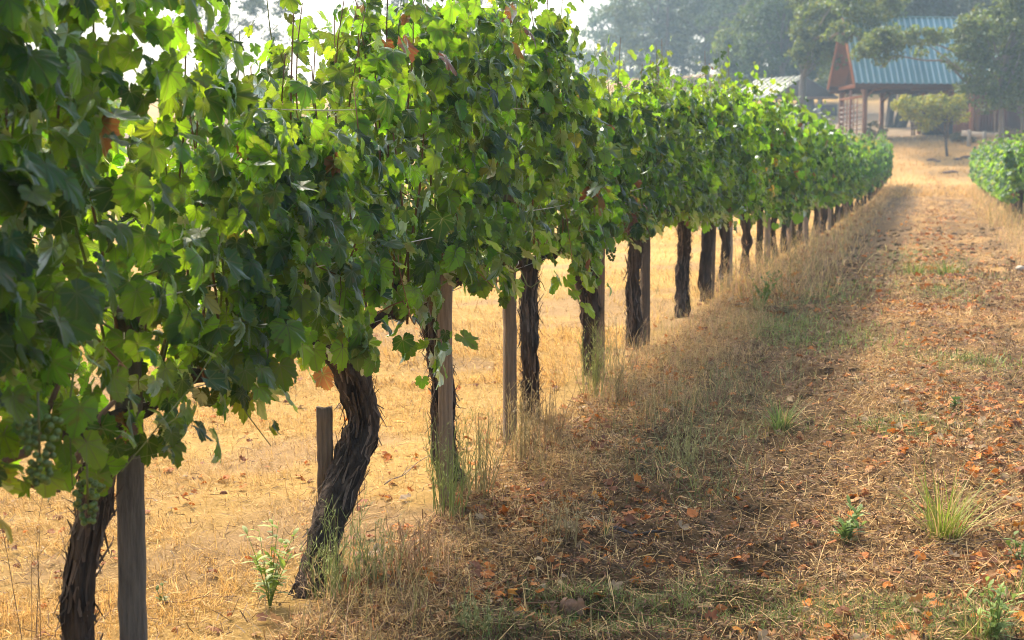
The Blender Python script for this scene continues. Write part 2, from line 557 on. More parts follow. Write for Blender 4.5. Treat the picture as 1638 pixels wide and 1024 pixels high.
def leaf_colors(n, P, r, brown=.006, yellow=.008):
    base = np.array([.020, .062, .021])
    t = base * r.uniform(.6, 1.5, (n, 1)) * (1 + r.normal(0, .10, (n, 3)))
    tr = np.array([.33, .55, .014]) * r.uniform(.22, 1.35, (n, 1)) * (1 + r.normal(0, .10, (n, 3)))
    u = r.uniform(size=n)
    b = u < brown
    t[b] = np.array([.22, .10, .04]) * r.uniform(.5, 1.3, (b.sum(), 1)); tr[b] = np.array([.35, .13, .03]) * r.uniform(.5, 1.2, (b.sum(), 1))
    yl = (u >= brown) & (u < brown + yellow)
    t[yl] = np.array([.20, .20, .03]); tr[yl] = np.array([.55, .48, .03])
    return np.clip(t, .004, 1), np.clip(tr, .004, .9)

# canopy envelope of the left row, height above ground along the row
_TY = np.array([0, 2.0, 3.0, 3.5, 3.8, 4.0, 4.75, 5.1, 5.7, 6.3, 7.3, 7.8, 8.2, 8.6, 9.1, 9.8, 11.8, 14.2, 17, 20, 26, 35, 48, 60, 72])
_TH = np.array([2.4, 2.5, 2.62, 2.58, 2.18, 1.99, 1.97, 2.36, 2.42, 2.50, 2.57, 2.52, 2.30, 2.15, 2.13, 2.20, 2.25, 2.32, 2.38, 2.34, 2.22, 2.12, 2.05, 2.1, 2.3])
_BY = np.array([0, 2.6, 3.0, 3.4, 3.9, 4.3, 4.6, 5.0, 5.3, 5.6, 5.9, 6.3, 6.6, 6.95, 7.25, 7.7, 8.2, 8.6, 9.0, 9.7, 10.5, 12, 14, 18, 30, 80])
_BH = np.array([.9, .9, .85, .80, .80, 1.0, .88, .98, .86, .62, .92, 1.04, .90, .70, 1.02, .95, .64, .95, 1.02, .90, 1.0, .88, .78, .72, .7, .7])

def vine_foliage(yc, span, seed, tmpl, n_shoot, n_shell, size=(.052, .116), X0=ROWX, top=None, bot=None, specials=None, ground=None, drop=0, far=1.0, solid=False, pale=0.0):
    """leaves, canes and petioles of one vine; coordinates relative to (X0, yc, ground)"""
    r = np.random.default_rng(seed)
    topf = (lambda y: np.interp(y, _TY, _TH)) if top is None else top
    botf = (lambda y: np.interp(y, _BY, _BH)) if bot is None else bot
    P = []; N = []; T = []; S = []
    canes = MB()
    def cane_col(): return np.array([.20, .10, .045]) * r.uniform(.6, 1.3) if r.random() < .6 else np.array([.17, .19, .06]) * r.uniform(.7, 1.2)
    def node_leaf(p, out, s, up=.35):
        """p node, out = horizontal outward direction"""
        az = math.atan2(out[1], out[0]) + r.normal(0, .75)
        d = np.array([math.cos(az), math.sin(az), 0])
        pl = r.uniform(.04, .11)
        q = p + d * pl + np.array([0, 0, r.uniform(-.02, .05)])
        el = r.normal(up, .38)
        nn = d * math.cos(el) + np.array([0, 0, math.sin(el)])
        nn += r.normal(0, .16, 3)
        tt = np.array([0, 0, -1.]) + d * .45 + r.normal(0, .33, 3)
        P.append(q); N.append(nn); T.append(tt); S.append(s)
        w = np.array([-d[1], d[0], 0]) * .0016
        canes.add([p - w, p + w, q + w, q - w], np.array([[0, 1, 2, 3]]), np.array([.22, .20, .06]))
    for i in range(n_shoot):
        y0 = (i + r.uniform(.1, .9)) / n_shoot * span - span / 2
        hgt = float(topf(yc + y0)) + r.normal(-.20, .09 if tmpl is T_HI else .15)
        if r.random() < .2: hgt += r.uniform(.1, .34)
        x0 = r.normal(0, .05); z0 = .96 + r.normal(0, .03)
        lean = r.normal(0, .10, 2); side = r.choice([-1, 1]) * r.uniform(0, .14)
        L = max(hgt - z0, .4); ns = int(L / .075)
        tt = np.linspace(0, 1, 9)
        C = np.stack([x0 + side * np.sin(tt * 2.6) + lean[0] * tt, y0 + lean[1] * 1.6 * tt + .03 * np.sin(tt * 7 + r.uniform(0, 6)), z0 + L * tt], 1)
        canes.tube(C, np.linspace(.0056, .002, 9), 5, cane_col())
        for j in range(ns):
            u = (j + .5) / ns
            p = np.array([np.interp(u, tt, C[:, a]) for a in range(3)])
            sg = 1 if (j + i) % 2 else -1
            s = r.uniform(*size) * (1 - .35 * max(0, u - .75) / .25)
            node_leaf(p, np.array([sg, 0.]), s, .35 if u < .8 else .7)
            if r.random() < .85:
                node_leaf(p, np.array([r.choice([-1, 1]), r.normal(0, 1)]), s * .75)
    # shoots flopping out and hanging over the wires
    for i in range(max(2, n_shoot // 3)):
        y0 = r.uniform(-span / 2, span / 2); sg = 1 if r.random() < .6 else -1
        zt = r.uniform(1.0, 1.5); low = float(botf(yc + y0)) + r.uniform(-.05, .25)
        C = np.array([[0.0, y0, zt - .1], [sg * .16, y0 + r.normal(0, .05), zt], [sg * .24, y0 + r.normal(0, .1), zt - .1], [sg * .28, y0 + r.normal(0, .12), (zt + low) / 2], [sg * .28, y0 + r.normal(0, .14), low]])
        tt = np.linspace(0, 1, 5); uu = np.linspace(0, 1, 12)
        C2 = np.stack([np.interp(uu, tt, C[:, a]) for a in range(3)], 1)
        canes.tube(C2, np.linspace(.004, .0015, 12), 5, cane_col())
        for j in range(int(2 + (zt - low) / .08)):
            u = r.uniform(.15, 1)
            p = np.array([np.interp(u, uu, C2[:, a]) for a in range(3)])
            node_leaf(p, np.array([sg, r.normal(0, .6)]), r.uniform(size[0] * .8, size[1] * .85))
    # the outer shell
    k = 0; tries = 0
    while k < n_shell and tries < n_shell * 6:
        tries += 1
        y = r.uniform(-span / 2, span / 2); t_ = float(topf(yc + y)); b_ = float(botf(yc + y))
        z = b_ + (t_ - b_ - .26) * r.uniform() ** .85
        if fbm((yc + y) * 2.6, z * 2.6 + seed * 0 , 77, 2) < (.33 if solid else .46) and r.random() < .95: continue
        sg = 1 if r.random() < .62 else -1
        zz = (z - b_) / (t_ - b_)
        wx = (.17 + .13 * math.sin(math.pi * min(1, .18 + zz * .82)) if solid or tmpl is T_HI and X0 else .27 + .07 * math.sin(zz * 3)) + r.normal(0, .05)
        node_leaf(np.array([sg * (wx - .08), y, z]), np.array([sg, r.normal(0, .5)]), r.uniform(*size), .3)
        k += 1
    P = np.array(P); N = np.array(N); T = np.array(T); S = np.array(S) * 1.0
    keep = P[:, 2] > np.interp(P[:, 1] + yc, _BY, _BH) - .05 if bot is None else P[:, 2] > .62
    P, N, T, S = P[keep], N[keep], T[keep], S[keep]
    tint, trans = leaf_colors(len(P), P, r)
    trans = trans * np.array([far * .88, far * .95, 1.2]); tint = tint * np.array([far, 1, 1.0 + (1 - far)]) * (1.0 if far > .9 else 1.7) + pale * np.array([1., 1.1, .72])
    for (sx, sy, sz, rad, kind) in (specials or []):
        d = np.linalg.norm((P - np.array([sx, sy, sz])) * np.array([.6, 1, 1]), axis=1)
        b = (d < rad) & (r.random(len(P)) < .75)
        if kind == 'brown':
            tint[b] = np.array([.27, .11, .045]) * r.uniform(.5, 1.2, (b.sum(), 1)); trans[b] = np.array([.34, .11, .03]) * r.uniform(.5, 1.1, (b.sum(), 1))
        else:
            tint[b] = np.array([.45, .30, .03]); trans[b] = np.array([.62, .42, .03])
    V, F, uv = place_leaves(tmpl, P, N, T, S, r=r)
    k = len(tmpl[0])
    me = mesh('foliage', V, F, M_LEAF if tmpl is T_HI else M_LEAF_FAR, {'tint': np.repeat(tint, k, 0), 'trans': np.repeat(trans, k, 0)}, uv=uv, smooth=True)
    return me, canes

def trunk_mesh(path, rad, seed, arms=True, sides=26, rings=64, flaky=True):
    """gnarled bark trunk along path (relative coordinates) with two arms along the wire"""
    r = np.random.default_rng(seed)
    path = np.asarray(path, float); rad = np.asarray(rad, float)
    tt = np.concatenate([[0], np.cumsum(np.linalg.norm(np.diff(path, axis=0), axis=1))]); tt /= tt[-1]
    u = np.linspace(0, 1, rings)
    # smooth interpolation
    C = np.stack([np.interp(u, tt, path[:, a]) for a in range(3)], 1)
    rd = np.interp(u, tt, rad)
    for _ in range(3):
        C[1:-1] = (C[:-2] + 2 * C[1:-1] + C[2:]) / 4
        rd[1:-1] = (rd[:-2] + 2 * rd[1:-1] + rd[2:]) / 4
    C[:, 0] += .012 * np.sin(u * 9 + seed) * ss(0, .1, u); C[:, 1] += .014 * np.sin(u * 7 + seed * 2) * ss(0, .1, u)
    m = MB()
    def barked(C, rd, sides, sd, caps):
        n = len(C)
        T = np.gradient(C, axis=0); T /= np.linalg.norm(T, axis=1)[:, None]
        ref = np.array([1., .2, 0]) if abs(T[n // 2, 2]) > .5 else np.array([0., .1, 1])
        A = ref - T * (T @ ref)[:, None]; A /= np.linalg.norm(A, axis=1)[:, None]
        B = np.cross(T, A)
        th = np.arange(sides) * 2 * math.pi / sides
        s = np.concatenate([[0], np.cumsum(np.linalg.norm(np.diff(C, axis=0), axis=1))])
        TH, SS = np.meshgrid(th, s)
        tw = TH + SS * 1.3
        f1 = noise3(np.cos(tw) * 5 + 20, np.sin(tw) * 5 + 20, SS * 4 + 5, sd)
        f2 = noise3(np.cos(tw) * 2 + 20, np.sin(tw) * 2 + 20, SS * 6 + 5, sd + 3)
        f3 = noise3(np.cos(TH) * 9 + 20, np.sin(TH) * 9 + 20, SS * 22 + 5, sd + 5)
        rr = rd[:, None] * (1 + .55 * (np.abs(f1 - .5) * 2 - .4) + .55 * (f2 - .5) + .22 * (f3 - .5))
        V = C[:, None] + rr[..., None] * (np.cos(th)[None, :, None] * A[:, None] + np.sin(th)[None, :, None] * B[:, None])
        col = np.array([.082, .060, .044]) * (.30 + 1.5 * f1[..., None] ** 1.5) * (1 + .3 * (f3[..., None] - .5))
        V = V.reshape(-1, 3)
        i = np.arange(n - 1)[:, None] * sides; j = np.arange(sides)[None]; k = (j + 1) % sides
        Q = np.stack([i + j, i + k, i + sides + k, i + sides + j], -1).reshape(-1, 4)
        b = len(V); jj = np.arange(sides); kk = (jj + 1) % sides
        V = np.vstack([V, C[:1], C[-1:]])
        tri = np.concatenate([np.stack([np.full(sides, b), kk, jj], -1), np.stack([np.full(sides, b + 1), (n - 1) * sides + jj, (n - 1) * sides + kk], -1)])
        m.add(V, [Q, tri], np.vstack([col.reshape(-1, 3), [[.08, .06, .04]] * 2]))
    barked(C, rd, sides, seed, True)
    if flaky:
        for i in range(170):
            a = r.uniform(0, 6.28); u0 = r.uniform(.03, .9); ln = r.uniform(.05, .22); k = int(u0 * (rings - 1))
            d = np.array([math.cos(a), math.sin(a), 0]); sd = np.array([-d[1], d[0], 0])
            p0 = C[k] + d * rd[k] * 1.0
            lift = r.uniform(.004, .045); w = r.uniform(.003, .011)
            pts = []
            for q in np.linspace(0, 1, 4):
                kk = min(rings - 1, k + int(q * ln / (np.linalg.norm(C[-1] - C[0]) + 1e-6) * rings))
                c = C[kk] + d * (rd[kk] * 1.05 + lift * (2 * q - 1) ** 2) + sd * r.normal(0, .004)
                ww = w * (1 - .6 * abs(2 * q - 1))
                pts += [c - sd * ww, c + sd * ww]
            m.add(pts, np.array([[0, 1, 3, 2], [2, 3, 5, 4], [4, 5, 7, 6]]), np.array([.13, .095, .070]) * r.uniform(.4, 1.6))
    cord = MB()
    if arms:
        topc = C[-1]
        keep = m
        m = cord
        for sg in (-1, 1):
            n = 26; q = np.linspace(0, 1, n)
            A = np.stack([topc[0] * (1 - q) + .02 * np.sin(q * 8 + seed), topc[1] + sg * .72 * q + 0 * q,
                          (topc[2] - .05) * (1 - q) ** 2 + (.97 + .025 * np.sin(q * 9 + seed + sg)) * (1 - (1 - q) ** 2)], 1)
            barked(A, np.interp(q, [0, .15, 1], [rd[-1] * .75, .032, .018]), 12, seed + 9 + sg, True)
        m = keep
    return m, cord

# ------------------------------------------------------------------ left row: vines
ORD = ['first', 'second', 'third', 'fourth', 'fifth', 'sixth', 'seventh', 'eighth', 'ninth', 'tenth', 'eleventh', 'twelfth', 'thirteenth',
       'fourteenth', 'fifteenth', 'sixteenth', 'seventeenth', 'eighteenth', 'nineteenth', 'twentieth']
VG = 'grapevines of the row on the left'

# trunk outlines read from the photograph: pixel path from foot to head and pixel widths
TR = [
    ([(-420, 1650), (-400, 1400), (-400, 1000)], [80, 80, 80]),
    ([(128, 1245), (133, 1024), (136, 920), (143, 840), (148, 760)], [64, 54, 50, 58, 66]),
    ([(488, 985), (518, 880), (552, 780), (574, 680), (562, 600), (545, 545)], [74, 62, 62, 64, 62, 76]),
    ([(728, 815), (714, 730), (704, 620), (697, 540), (693, 470)], [48, 44, 40, 36, 44]),
    ([(856, 690), (848, 620), (843, 560), (850, 470)], [34, 32, 30, 36]),
    ([(950, 600), (947, 530), (940, 450), (936, 400)], [32, 36, 44, 52]),
    ([(1014, 552), (1012, 490), (1016, 420), (1016, 390)], [30, 26, 26, 28]),
    ([(1086, 522), (1092, 460), (1096, 410), (1092, 370)], [24, 24, 22, 26]),
    ([(1126, 492), (1129, 430), (1131, 370)], [24, 24, 24]),
    ([(1149, 472), (1158, 440), (1160, 360)], [22, 19, 19]),
    ([(1192, 442), (1193, 390), (1192, 345)], [18, 17, 17]),
]
LBL = [
    'grapevine whose leaves fill the upper left corner, hiding its trunk',
    'grapevine with straight dark shaggy trunk and hanging green grapes, nearest trunk to the camera',
    'grapevine with thick bent trunk leaning beside a short wooden stump',
    'grapevine with twisted trunk standing directly behind a square wooden stake',
    'grapevine with slim dark twisted trunk just behind a free standing stake',
    'grapevine with trunk widening upward and dried reddish leaves at its head',
    'grapevine with slim trunk and a stake close on its right',
    'grapevine with clean dark S-shaped trunk standing without a stake',
    'grapevine with straight dark trunk just beyond the S-shaped one',
    'grapevine with trunk slanting behind a pale stake, small bright leaves at its foot',
    'grapevine with yellow autumn leaves at mid height of its canopy',
]
row_y = []
for i, (pp, ww) in enumerate(TR):
    pts = np.array([onrowz(x, y) for x, y in pp])
    dist = np.array([np.linalg.norm(p - cam.location) for p in pts]); depth = (pts - np.array([0, 0, CAMZ])) @ (-CR[:, 2])
    rad = np.array(ww) / 2 * depth / 2275 * .80
    if i == 0:
        pts = np.array([[ROWX, 1.85, 0], [ROWX, 1.87, .5], [ROWX, 1.85, .95]]); rad = np.array([.065, .06, .07])
    y0 = pts[0, 1]
    row_y.append(y0)
    # foot on the ground
    g = float(gz(ROWX, y0))
    pts[0, 2] = g - .06
    loc = np.array([ROWX, y0, g])
    rel = pts - loc
    head = rel[-1].copy()
    if head[2] < .9: rel = np.vstack([rel, [head[0], head[1], .95]]); rad = np.append(rad, rad[-1])
    v = thing('grapevine', LBL[i], 'grapevine', loc, 0, VG)
    hi = i < 8
    tm, cm = trunk_mesh(rel, rad, 100 + i, sides=34 if hi else 18, rings=110 if hi else 40, flaky=hi)
    tm.build('trunk', M_BARK, v, True)
    cm.build('cordon', M_BARK, v, True)
    spec = {2: [(.25, .55, 2.12, .17, 'brown')], 3: [(.2, .3, 2.2, .12, 'brown')], 5: [(.3, -.1, 1.2, .24, 'brown'), (.2, .2, 1.5, .12, 'brown')],
            4: [(.3, .2, 1.3, .10, 'brown')], 10: [(.3, .3, 1.25, .22, 'yellow')]}.get(i)
    # canopy span: half way to the neighbours
    a = row_y[i - 1] if i else y0 - 1.5
    nx = onrow(TR[i + 1][0][0][0]) if i + 1 < len(TR) else y0 + 1.56
    span = (nx - a) / 2 * 1.06 if 0 < i else 1.7
    cy = (a + 2 * y0 + nx) / 4 if i else y0
    me, canes = vine_foliage(cy, span, 300 + i, T_HI if i < 9 else T_LO, int(round(14 * span)), int((1050 if i < 2 else 720 if i < 9 else 560) * span / 1.5), specials=spec, size=(.046, .104) if i < 3 else (.05, .114), solid=i < 2)
    f = obj('foliage', me, v, (0, cy - y0, float(gz(ROWX, cy)) - g))
    c = canes.build('canes', M_CANE, v, True, (0, cy - y0, float(gz(ROWX, cy)) - g))
    VINE_LAST = v

def grapes(parent, loc, n, L, seed):
    r = np.random.default_rng(seed)
    bm = bmesh.new(); bmesh.ops.create_icosphere(bm, subdivisions=2, radius=1)
    sv = np.array([x.co for x in bm.verts]); sf = np.array([[q.index for q in f.verts] for f in bm.faces]); bm.free()
    m = MB(); pts = []
    t = 0
    while len(pts) < n and t < 4000:
        t += 1
        u = r.uniform() ** 1.0; w = .045 * (1 - u * .65)
        a = r.uniform(0, 6.28); q = w * math.sqrt(r.uniform(.3, 1))
        p = np.array([q * math.cos(a), q * math.sin(a), -u * L])
        if all(np.linalg.norm(p - o) > .0125 for o in pts): pts.append(p)
    for p in pts: m.add(sv * r.uniform(.0072, .0088) + p, sf, np.array([.15, .23, .055]) * r.uniform(.7, 1.25))
    m.tube([[0, 0, .06], [0, 0, 0], [0, 0, -L * .8]], .003, 5, (.2, .2, .07))
    return m.build('grape_cluster', M_GRAPE, parent, True, loc)

vines = [o for o in COL.objects if o.name.startswith('grapevine')]
p = onrowz(62, 672, -1.80) - np.array(vines[1].location)
grapes(vines[1], tuple(p), 52, .14, 1)
p = onrowz(140, 772, -1.95) - np.array(vines[1].location)
grapes(vines[1], tuple(p), 40, .10, 2)
p = onrowz(978, 385, -1.98) - np.array(vines[5].location)
grapes(vines[5], tuple(p), 45, .13, 3)
# dangling bent arm and blue tie of the nearest vine
m = MB()
A = [onrowz(x, y, -2.05) - np.array(vines[1].location) for x, y in ((-60, 770), (0, 738), (40, 725), (60, 700), (75, 660), (100, 600))]
m.tube(A, [.013, .012, .012, .011, .008, .006], 8, (.15, .075, .04))
A = [onrowz(x, y, -2.02) - np.array(vines[1].location) for x, y in ((0, 740), (20, 765), (60, 782), (95, 786))]
m.tube(A, .004, 6, (.16, .08, .05))
A = [onrowz(x, y, -2.05) - np.array(vines[1].location) for x, y in ((105, 760), (125, 730), (165, 660), (185, 640))]
m.tube(A, [.011, .01, .007, .006], 8, (.17, .085, .045))
m.build('arm', M_CANE, vines[1], True)
m = MB(); q = onrowz(88, 712, -2.04) - np.array(vines[1].location)
m.tube([q + (0, 0, -.02), q + (.004, 0, 0), q + (.0, .004, .024)], .008, 7, (.02, .20, .26))
m.build('tie', M_CANE, vines[1], True)
m = MB()
A = [onrowz(x, y, -1.95) - np.array(vines[5].location) for x, y in ((938, 432), (944, 405), (958, 388), (972, 372), (985, 345))]
m.tube(A, [.012, .011, .010, .008, .005], 7, (.34, .12, .045))
m.build('arm', M_CANE, vines[5], True)

# shared copies further along the row and in the row on the right
def proto_set(n, tmpl_n, shell, size, seed, hi, pale=0.0):
    out = []
    for q in range(n):
        r = np.random.default_rng(seed + q)
        a, b = r.uniform(2.05, 2.3, 2)
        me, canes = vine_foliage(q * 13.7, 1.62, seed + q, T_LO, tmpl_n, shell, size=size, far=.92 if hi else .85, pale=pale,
                                 top=lambda y, a=a, b=b: 2.2 + .14 * math.sin(y * 4 + a) + .10 * math.sin(y * 11 + b), bot=lambda y: .64 + .12 * math.sin(y * 5 + b))
        path = [[0, 0, -.05], [r.normal(0, .03), r.normal(0, .05), .4], [r.normal(0, .03), r.normal(0, .06), .93]]
        tm, cm = trunk_mesh(path, [.062, .046, .058], seed + q, sides=12, rings=20, flaky=False)
        out.append((tm.mesh('trunk', M_BARK, True), cm.mesh('cordon', M_BARK, True), me, canes.mesh('canes', M_CANE, True)))
    return out
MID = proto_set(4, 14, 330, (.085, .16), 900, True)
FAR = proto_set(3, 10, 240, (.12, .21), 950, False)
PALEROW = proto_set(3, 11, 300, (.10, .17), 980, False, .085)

_protos = {}
def put_vine(pset, q, X, Y, zs, flip, label, group):
    key = (id(pset), q)
    loc = (X, Y, float(gz(X, Y)))
    if key not in _protos:
        v = thing('grapevine', label, 'grapevine', loc, 0, group)
        for nm, me in zip(('trunk', 'cordon', 'foliage', 'canes'), pset[q]): obj(nm, me, v)
        _protos[key] = v
    else:
        src = _protos[key]
        v = src.copy(); COL.objects.link(v)
        tag(v, label, 'grapevine', group)
        for ch in src.children:
            c = ch.copy(); COL.objects.link(c); c.parent = v
    v.location = loc
    v.rotation_euler = (0, 0, math.pi if flip else 0)
    v.scale = (1, 1, zs)
    return v

y = row_y[-1] + 1.62
ys = []
while y < 71.5:
    ys.append(y); y += 1.56 + rng.normal(0, .04)
N_L = len(ys)
for i, y in enumerate(ys):
    far = i >= 10
    pset = FAR if far else MID
    back = N_L - 1 - i
    if i < 12: lab = f'hazy green grapevine, {ORD[i]} one beyond the vine with yellow leaves'
    elif back == 0: lab = 'last grapevine of the long row, its leaves standing up beside the hillside'
    elif back < 12: lab = f'far grapevine, {ORD[back - 1]} one before the end of the long row'
    else: lab = f'small distant grapevine midway along the long row, {ORD[i - 12]} one after its twelve hazy green neighbours'
    zs = float(np.interp(y, _TY, _TH)) / 2.2 * rng.uniform(.93, 1.06)
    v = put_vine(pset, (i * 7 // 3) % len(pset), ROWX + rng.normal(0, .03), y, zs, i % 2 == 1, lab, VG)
RRX = 2.0
yr = []
y = 34.6
while y < 65:
    yr.append(y); y += 1.56 + rng.normal(0, .04)
for i, y in enumerate(yr):
    back = len(yr) - 1 - i
    lab = 'nearest grapevine of the short row on the right, over tall dry grass' if i == 0 else ('farthest grapevine of the short row on the right, beside bare slope' if back == 0 else f'pale grapevine in the short row on the right, {ORD[i - 1]} one behind its nearest vine')
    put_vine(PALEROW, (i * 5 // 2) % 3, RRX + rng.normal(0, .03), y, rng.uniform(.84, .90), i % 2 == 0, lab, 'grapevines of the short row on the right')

# ------------------------------------------------------------------ stakes and wires
def stake(px_top, px_bot, w, lab, X=ROWX, h=None, tint=(.17, .125, .085), py_top=None, rz=None, Y=None):
    if Y is None:
        Y = onrow(px_bot, X)
        for _ in range(3):
            q = CR.T @ (np.array([X, Y, float(gz(X, Y)) + .25]) - np.array([0, 0, CAMZ]))
            Y = onrowz(px_bot, 512 - 2275 * q[1] / -q[2], X)[1]
    g = float(gz(X, Y))
    t = thing('stake', lab, 'stake', (X, Y, g), 0, 'wooden stakes of the row on the left')
    H = h
    lean = 0
    if px_top is not None:
        lean = (onrow(px_top, X) - Y)
    n = 24
    z = np.linspace(-.15, H, n)
    m = MB()
    r = np.random.default_rng(int(Y * 100))
    ring = []
    for k, zz in enumerate(z):
        a = 1 + .05 * r.normal()
        ly = lean * max(zz, 0) / 2.0
        c = np.array([r.normal(0, .0012), ly + r.normal(0, .0012), zz])
        b = w / 2; e = b * .16
        prof = [(-b, -b + e), (-b + e, -b), (-.3 * b, -b * .98), (b - e, -b), (b, -b + e), (b * .98, .2 * b), (b, b - e), (b - e, b), (-b + e, b), (-b, b - e)]
        ring.append([c + np.array([x * (1 + .02 * r.normal()), yy * (1 + .02 * r.normal()), 0]) for x, yy in prof])
    V = np.array(ring).reshape(-1, 3); s = 10
    i = np.arange(n - 1)[:, None] * s; j = np.arange(s)[None]; kk = (j + 1) % s
    Q = np.stack([i + j, i + kk, i + s + kk, i + s + j], -1).reshape(-1, 4)
    V[-s:, 2] += r.normal(0, .006, s)
    V = np.vstack([V, V[-s:].mean(0)])
    tri = np.stack([np.full(s, len(V) - 1), (n - 1) * s + np.arange(s), (n - 1) * s + (np.arange(s) + 1) % s], -1)
    m.add(V, [Q, tri], np.asarray(tint) * r.uniform(.85, 1.15))
    po = m.build('post', M_POST, t)
    po.rotation_euler = (0, 0, R(32) if rz is None else R(rz))
    m = MB()
    for hz in (.98, 1.4, 1.85):
        if hz < H - .05:
            ly = lean * hz / 2
            m.tube([[w * .5, ly - .02, hz - .015], [w * .62, ly, hz], [w * .5, ly + .02, hz + .012]], .0022, 5, (.32, .31, .30))
    if m.n: m.build('staple', M_ROOF, t)
    return t
stake(247, 212, .072, 'square wooden stake beside the nearest shaggy vine trunk', X=-2.14, h=1.22, rz=25, tint=(.13, .112, .09))
stake(None, 521, .062, 'short broken off wooden stump behind the bent leaning trunk', X=-2.32, h=.62, tint=(.16, .12, .085), rz=20)
stake(None, 713, .062, 'square wooden stake in front of the twisted trunk', X=-2.08, h=1.2, rz=15, tint=(.25, .18, .12))
stake(820, 816, .064, 'free standing dark wooden stake just before the slim twisted vine', X=-2.15, h=1.35, rz=30)
stake(966, 960, .060, 'wooden stake against the trunk that widens upward', X=-2.13, h=1.3, rz=20, tint=(.27, .18, .11))
stake(1035, 1032, .064, 'wooden stake close right of the slim sixth trunk', X=-2.15, h=1.35)
stake(1137, 1137, .060, 'thin stake behind the straight dark trunk past the S-shaped one', X=-2.2, h=2.0)
stake(1166, 1163, .105, 'pale wide stake above the slanting trunk with bright leaves', X=-2.2, h=2.0, tint=(.36, .29, .22))
for i, y in enumerate(ys[:14]):
    if i % 2 == 0:
        stake(None, None, .07, f'distant wooden stake of the vine row, {ORD[i // 2]} one past the pale wide stake', X=ROWX + .05, h=1.95, Y=y + .35, tint=(.30, .23, .17))
e = stake(None, None, .14, 'stout end post at the far end of the long vine row', X=ROWX + .02, h=2.1, Y=72.4, tint=(.30, .24, .19))

def wire(X, Y0, Y1, h, lab, group):
    Y = np.arange(Y0, Y1, .52)
    g = gbase(X, Y)
    P = np.stack([np.full(len(Y), X) + .02, Y, g + h + .006 * np.sin(Y * 4)], 1)
    m = MB(); m.tube(P, .0019, 5, (.42, .41, .40))
    o = m.build('trellis_wire', M_ROOF)
    tag(o, lab, 'wire', group)
GW = 'trellis wires of the row on the left'
wire(ROWX, 1.0, 72.4, .98, 'thin fruiting wire along the vine trunk heads, lowest wire', GW)
wire(ROWX + .27, 1.0, 72.4, 1.33, 'thin grey steel wire through the middle of the leaves', GW)
wire(ROWX + .16, 1.0, 72.4, 1.84, 'thin grey steel wire near the leafy top, highest wire', GW)
# ------------------------------------------------------------------ ground cover
def blades(base, L, W, az, tilt, bend, segs, tint, droop=.5, taper=True, wr=None):
    n = len(base)
    ca, sa = np.cos(az), np.sin(az)
    d0 = np.stack([ca * np.sin(tilt), sa * np.sin(tilt), np.cos(tilt)], 1)
    bd = np.stack([ca, sa, np.full(n, -droop)], 1) * bend[:, None]
    side = np.stack([-sa, ca, np.zeros(n)], 1)
    if wr is not None:                     # roll about the axis so flat faces do not all look up
        up = np.cross(d0, side); side = side * np.cos(wr)[:, None] + up * np.sin(wr)[:, None]
    ts = np.linspace(0, 1, segs + 1)
    V = []
    for i, t in enumerate(ts):
        c = base + L[:, None] * (t * d0 + t * t * bd)
        w = W * ((1 - t * .9) if taper else (1 - .3 * abs(2 * t - 1)))
        V += [c - side * (w / 2)[:, None], c + side * (w / 2)[:, None]]
    k = len(V)
    V = np.stack(V, 1).reshape(-1, 3)
    f = np.array([[2 * i, 2 * i + 1, 2 * i + 3, 2 * i + 2] for i in range(segs)])
    F = (f[None] + (np.arange(n) * k)[:, None, None]).reshape(-1, 4)
    return V, F, np.repeat(tint, k, 0)

def scatter(n, x0, x1, y0, y1, yp=1.0, r=rng, dens=None):
    """n points with more of them near the camera"""
    u = r.uniform(size=n)
    if yp == 'persp':
        Y = 1 / (1 / y0 + u * (1 / y1 - 1 / y0))
    else:
        Y = y0 + (y1 - y0) * u
    X = r.uniform(x0, x1, n)
    if dens is not None:
        k = r.uniform(size=n) < dens(X, Y)
        X, Y = X[k], Y[k]
    return X, Y

def visible(X, Y, zoff=.1, m=60):
    d = (np.stack([X, Y, gbase(X, Y) + zoff], 1) - np.array([0, 0, CAMZ])) @ CR
    z = -d[:, 2]
    px = 819 + 2275 * d[:, 0] / np.maximum(z, .1); py = 512 - 2275 * d[:, 1] / np.maximum(z, .1)
    return (z > .5) & (px > -m * 2) & (px < 1638 + m * 2) & (py < 1024 + 3 * m)

def depthw(X, Y):
    return np.maximum(1, np.hypot(X, Y) / 8)

def add_stuff(name, pieces, mat, label):
    V = []; F = {}; A = []; n = 0
    for v, f, a in pieces:
        V.append(v); F.setdefault(f.shape[1], []).append(f + n); A.append(a); n += len(v)
    o = obj(name, mesh(name, np.concatenate(V), [np.concatenate(x) for x in F.values()], mat, {'tint': np.concatenate(A)}))
    tag(o, label, None, None, 'stuff')
    return o

def G3(X, Y, dz=0.0):
    return np.stack([X, Y, gz(X, Y) + dz], 1)

r = np.random.default_rng(11)
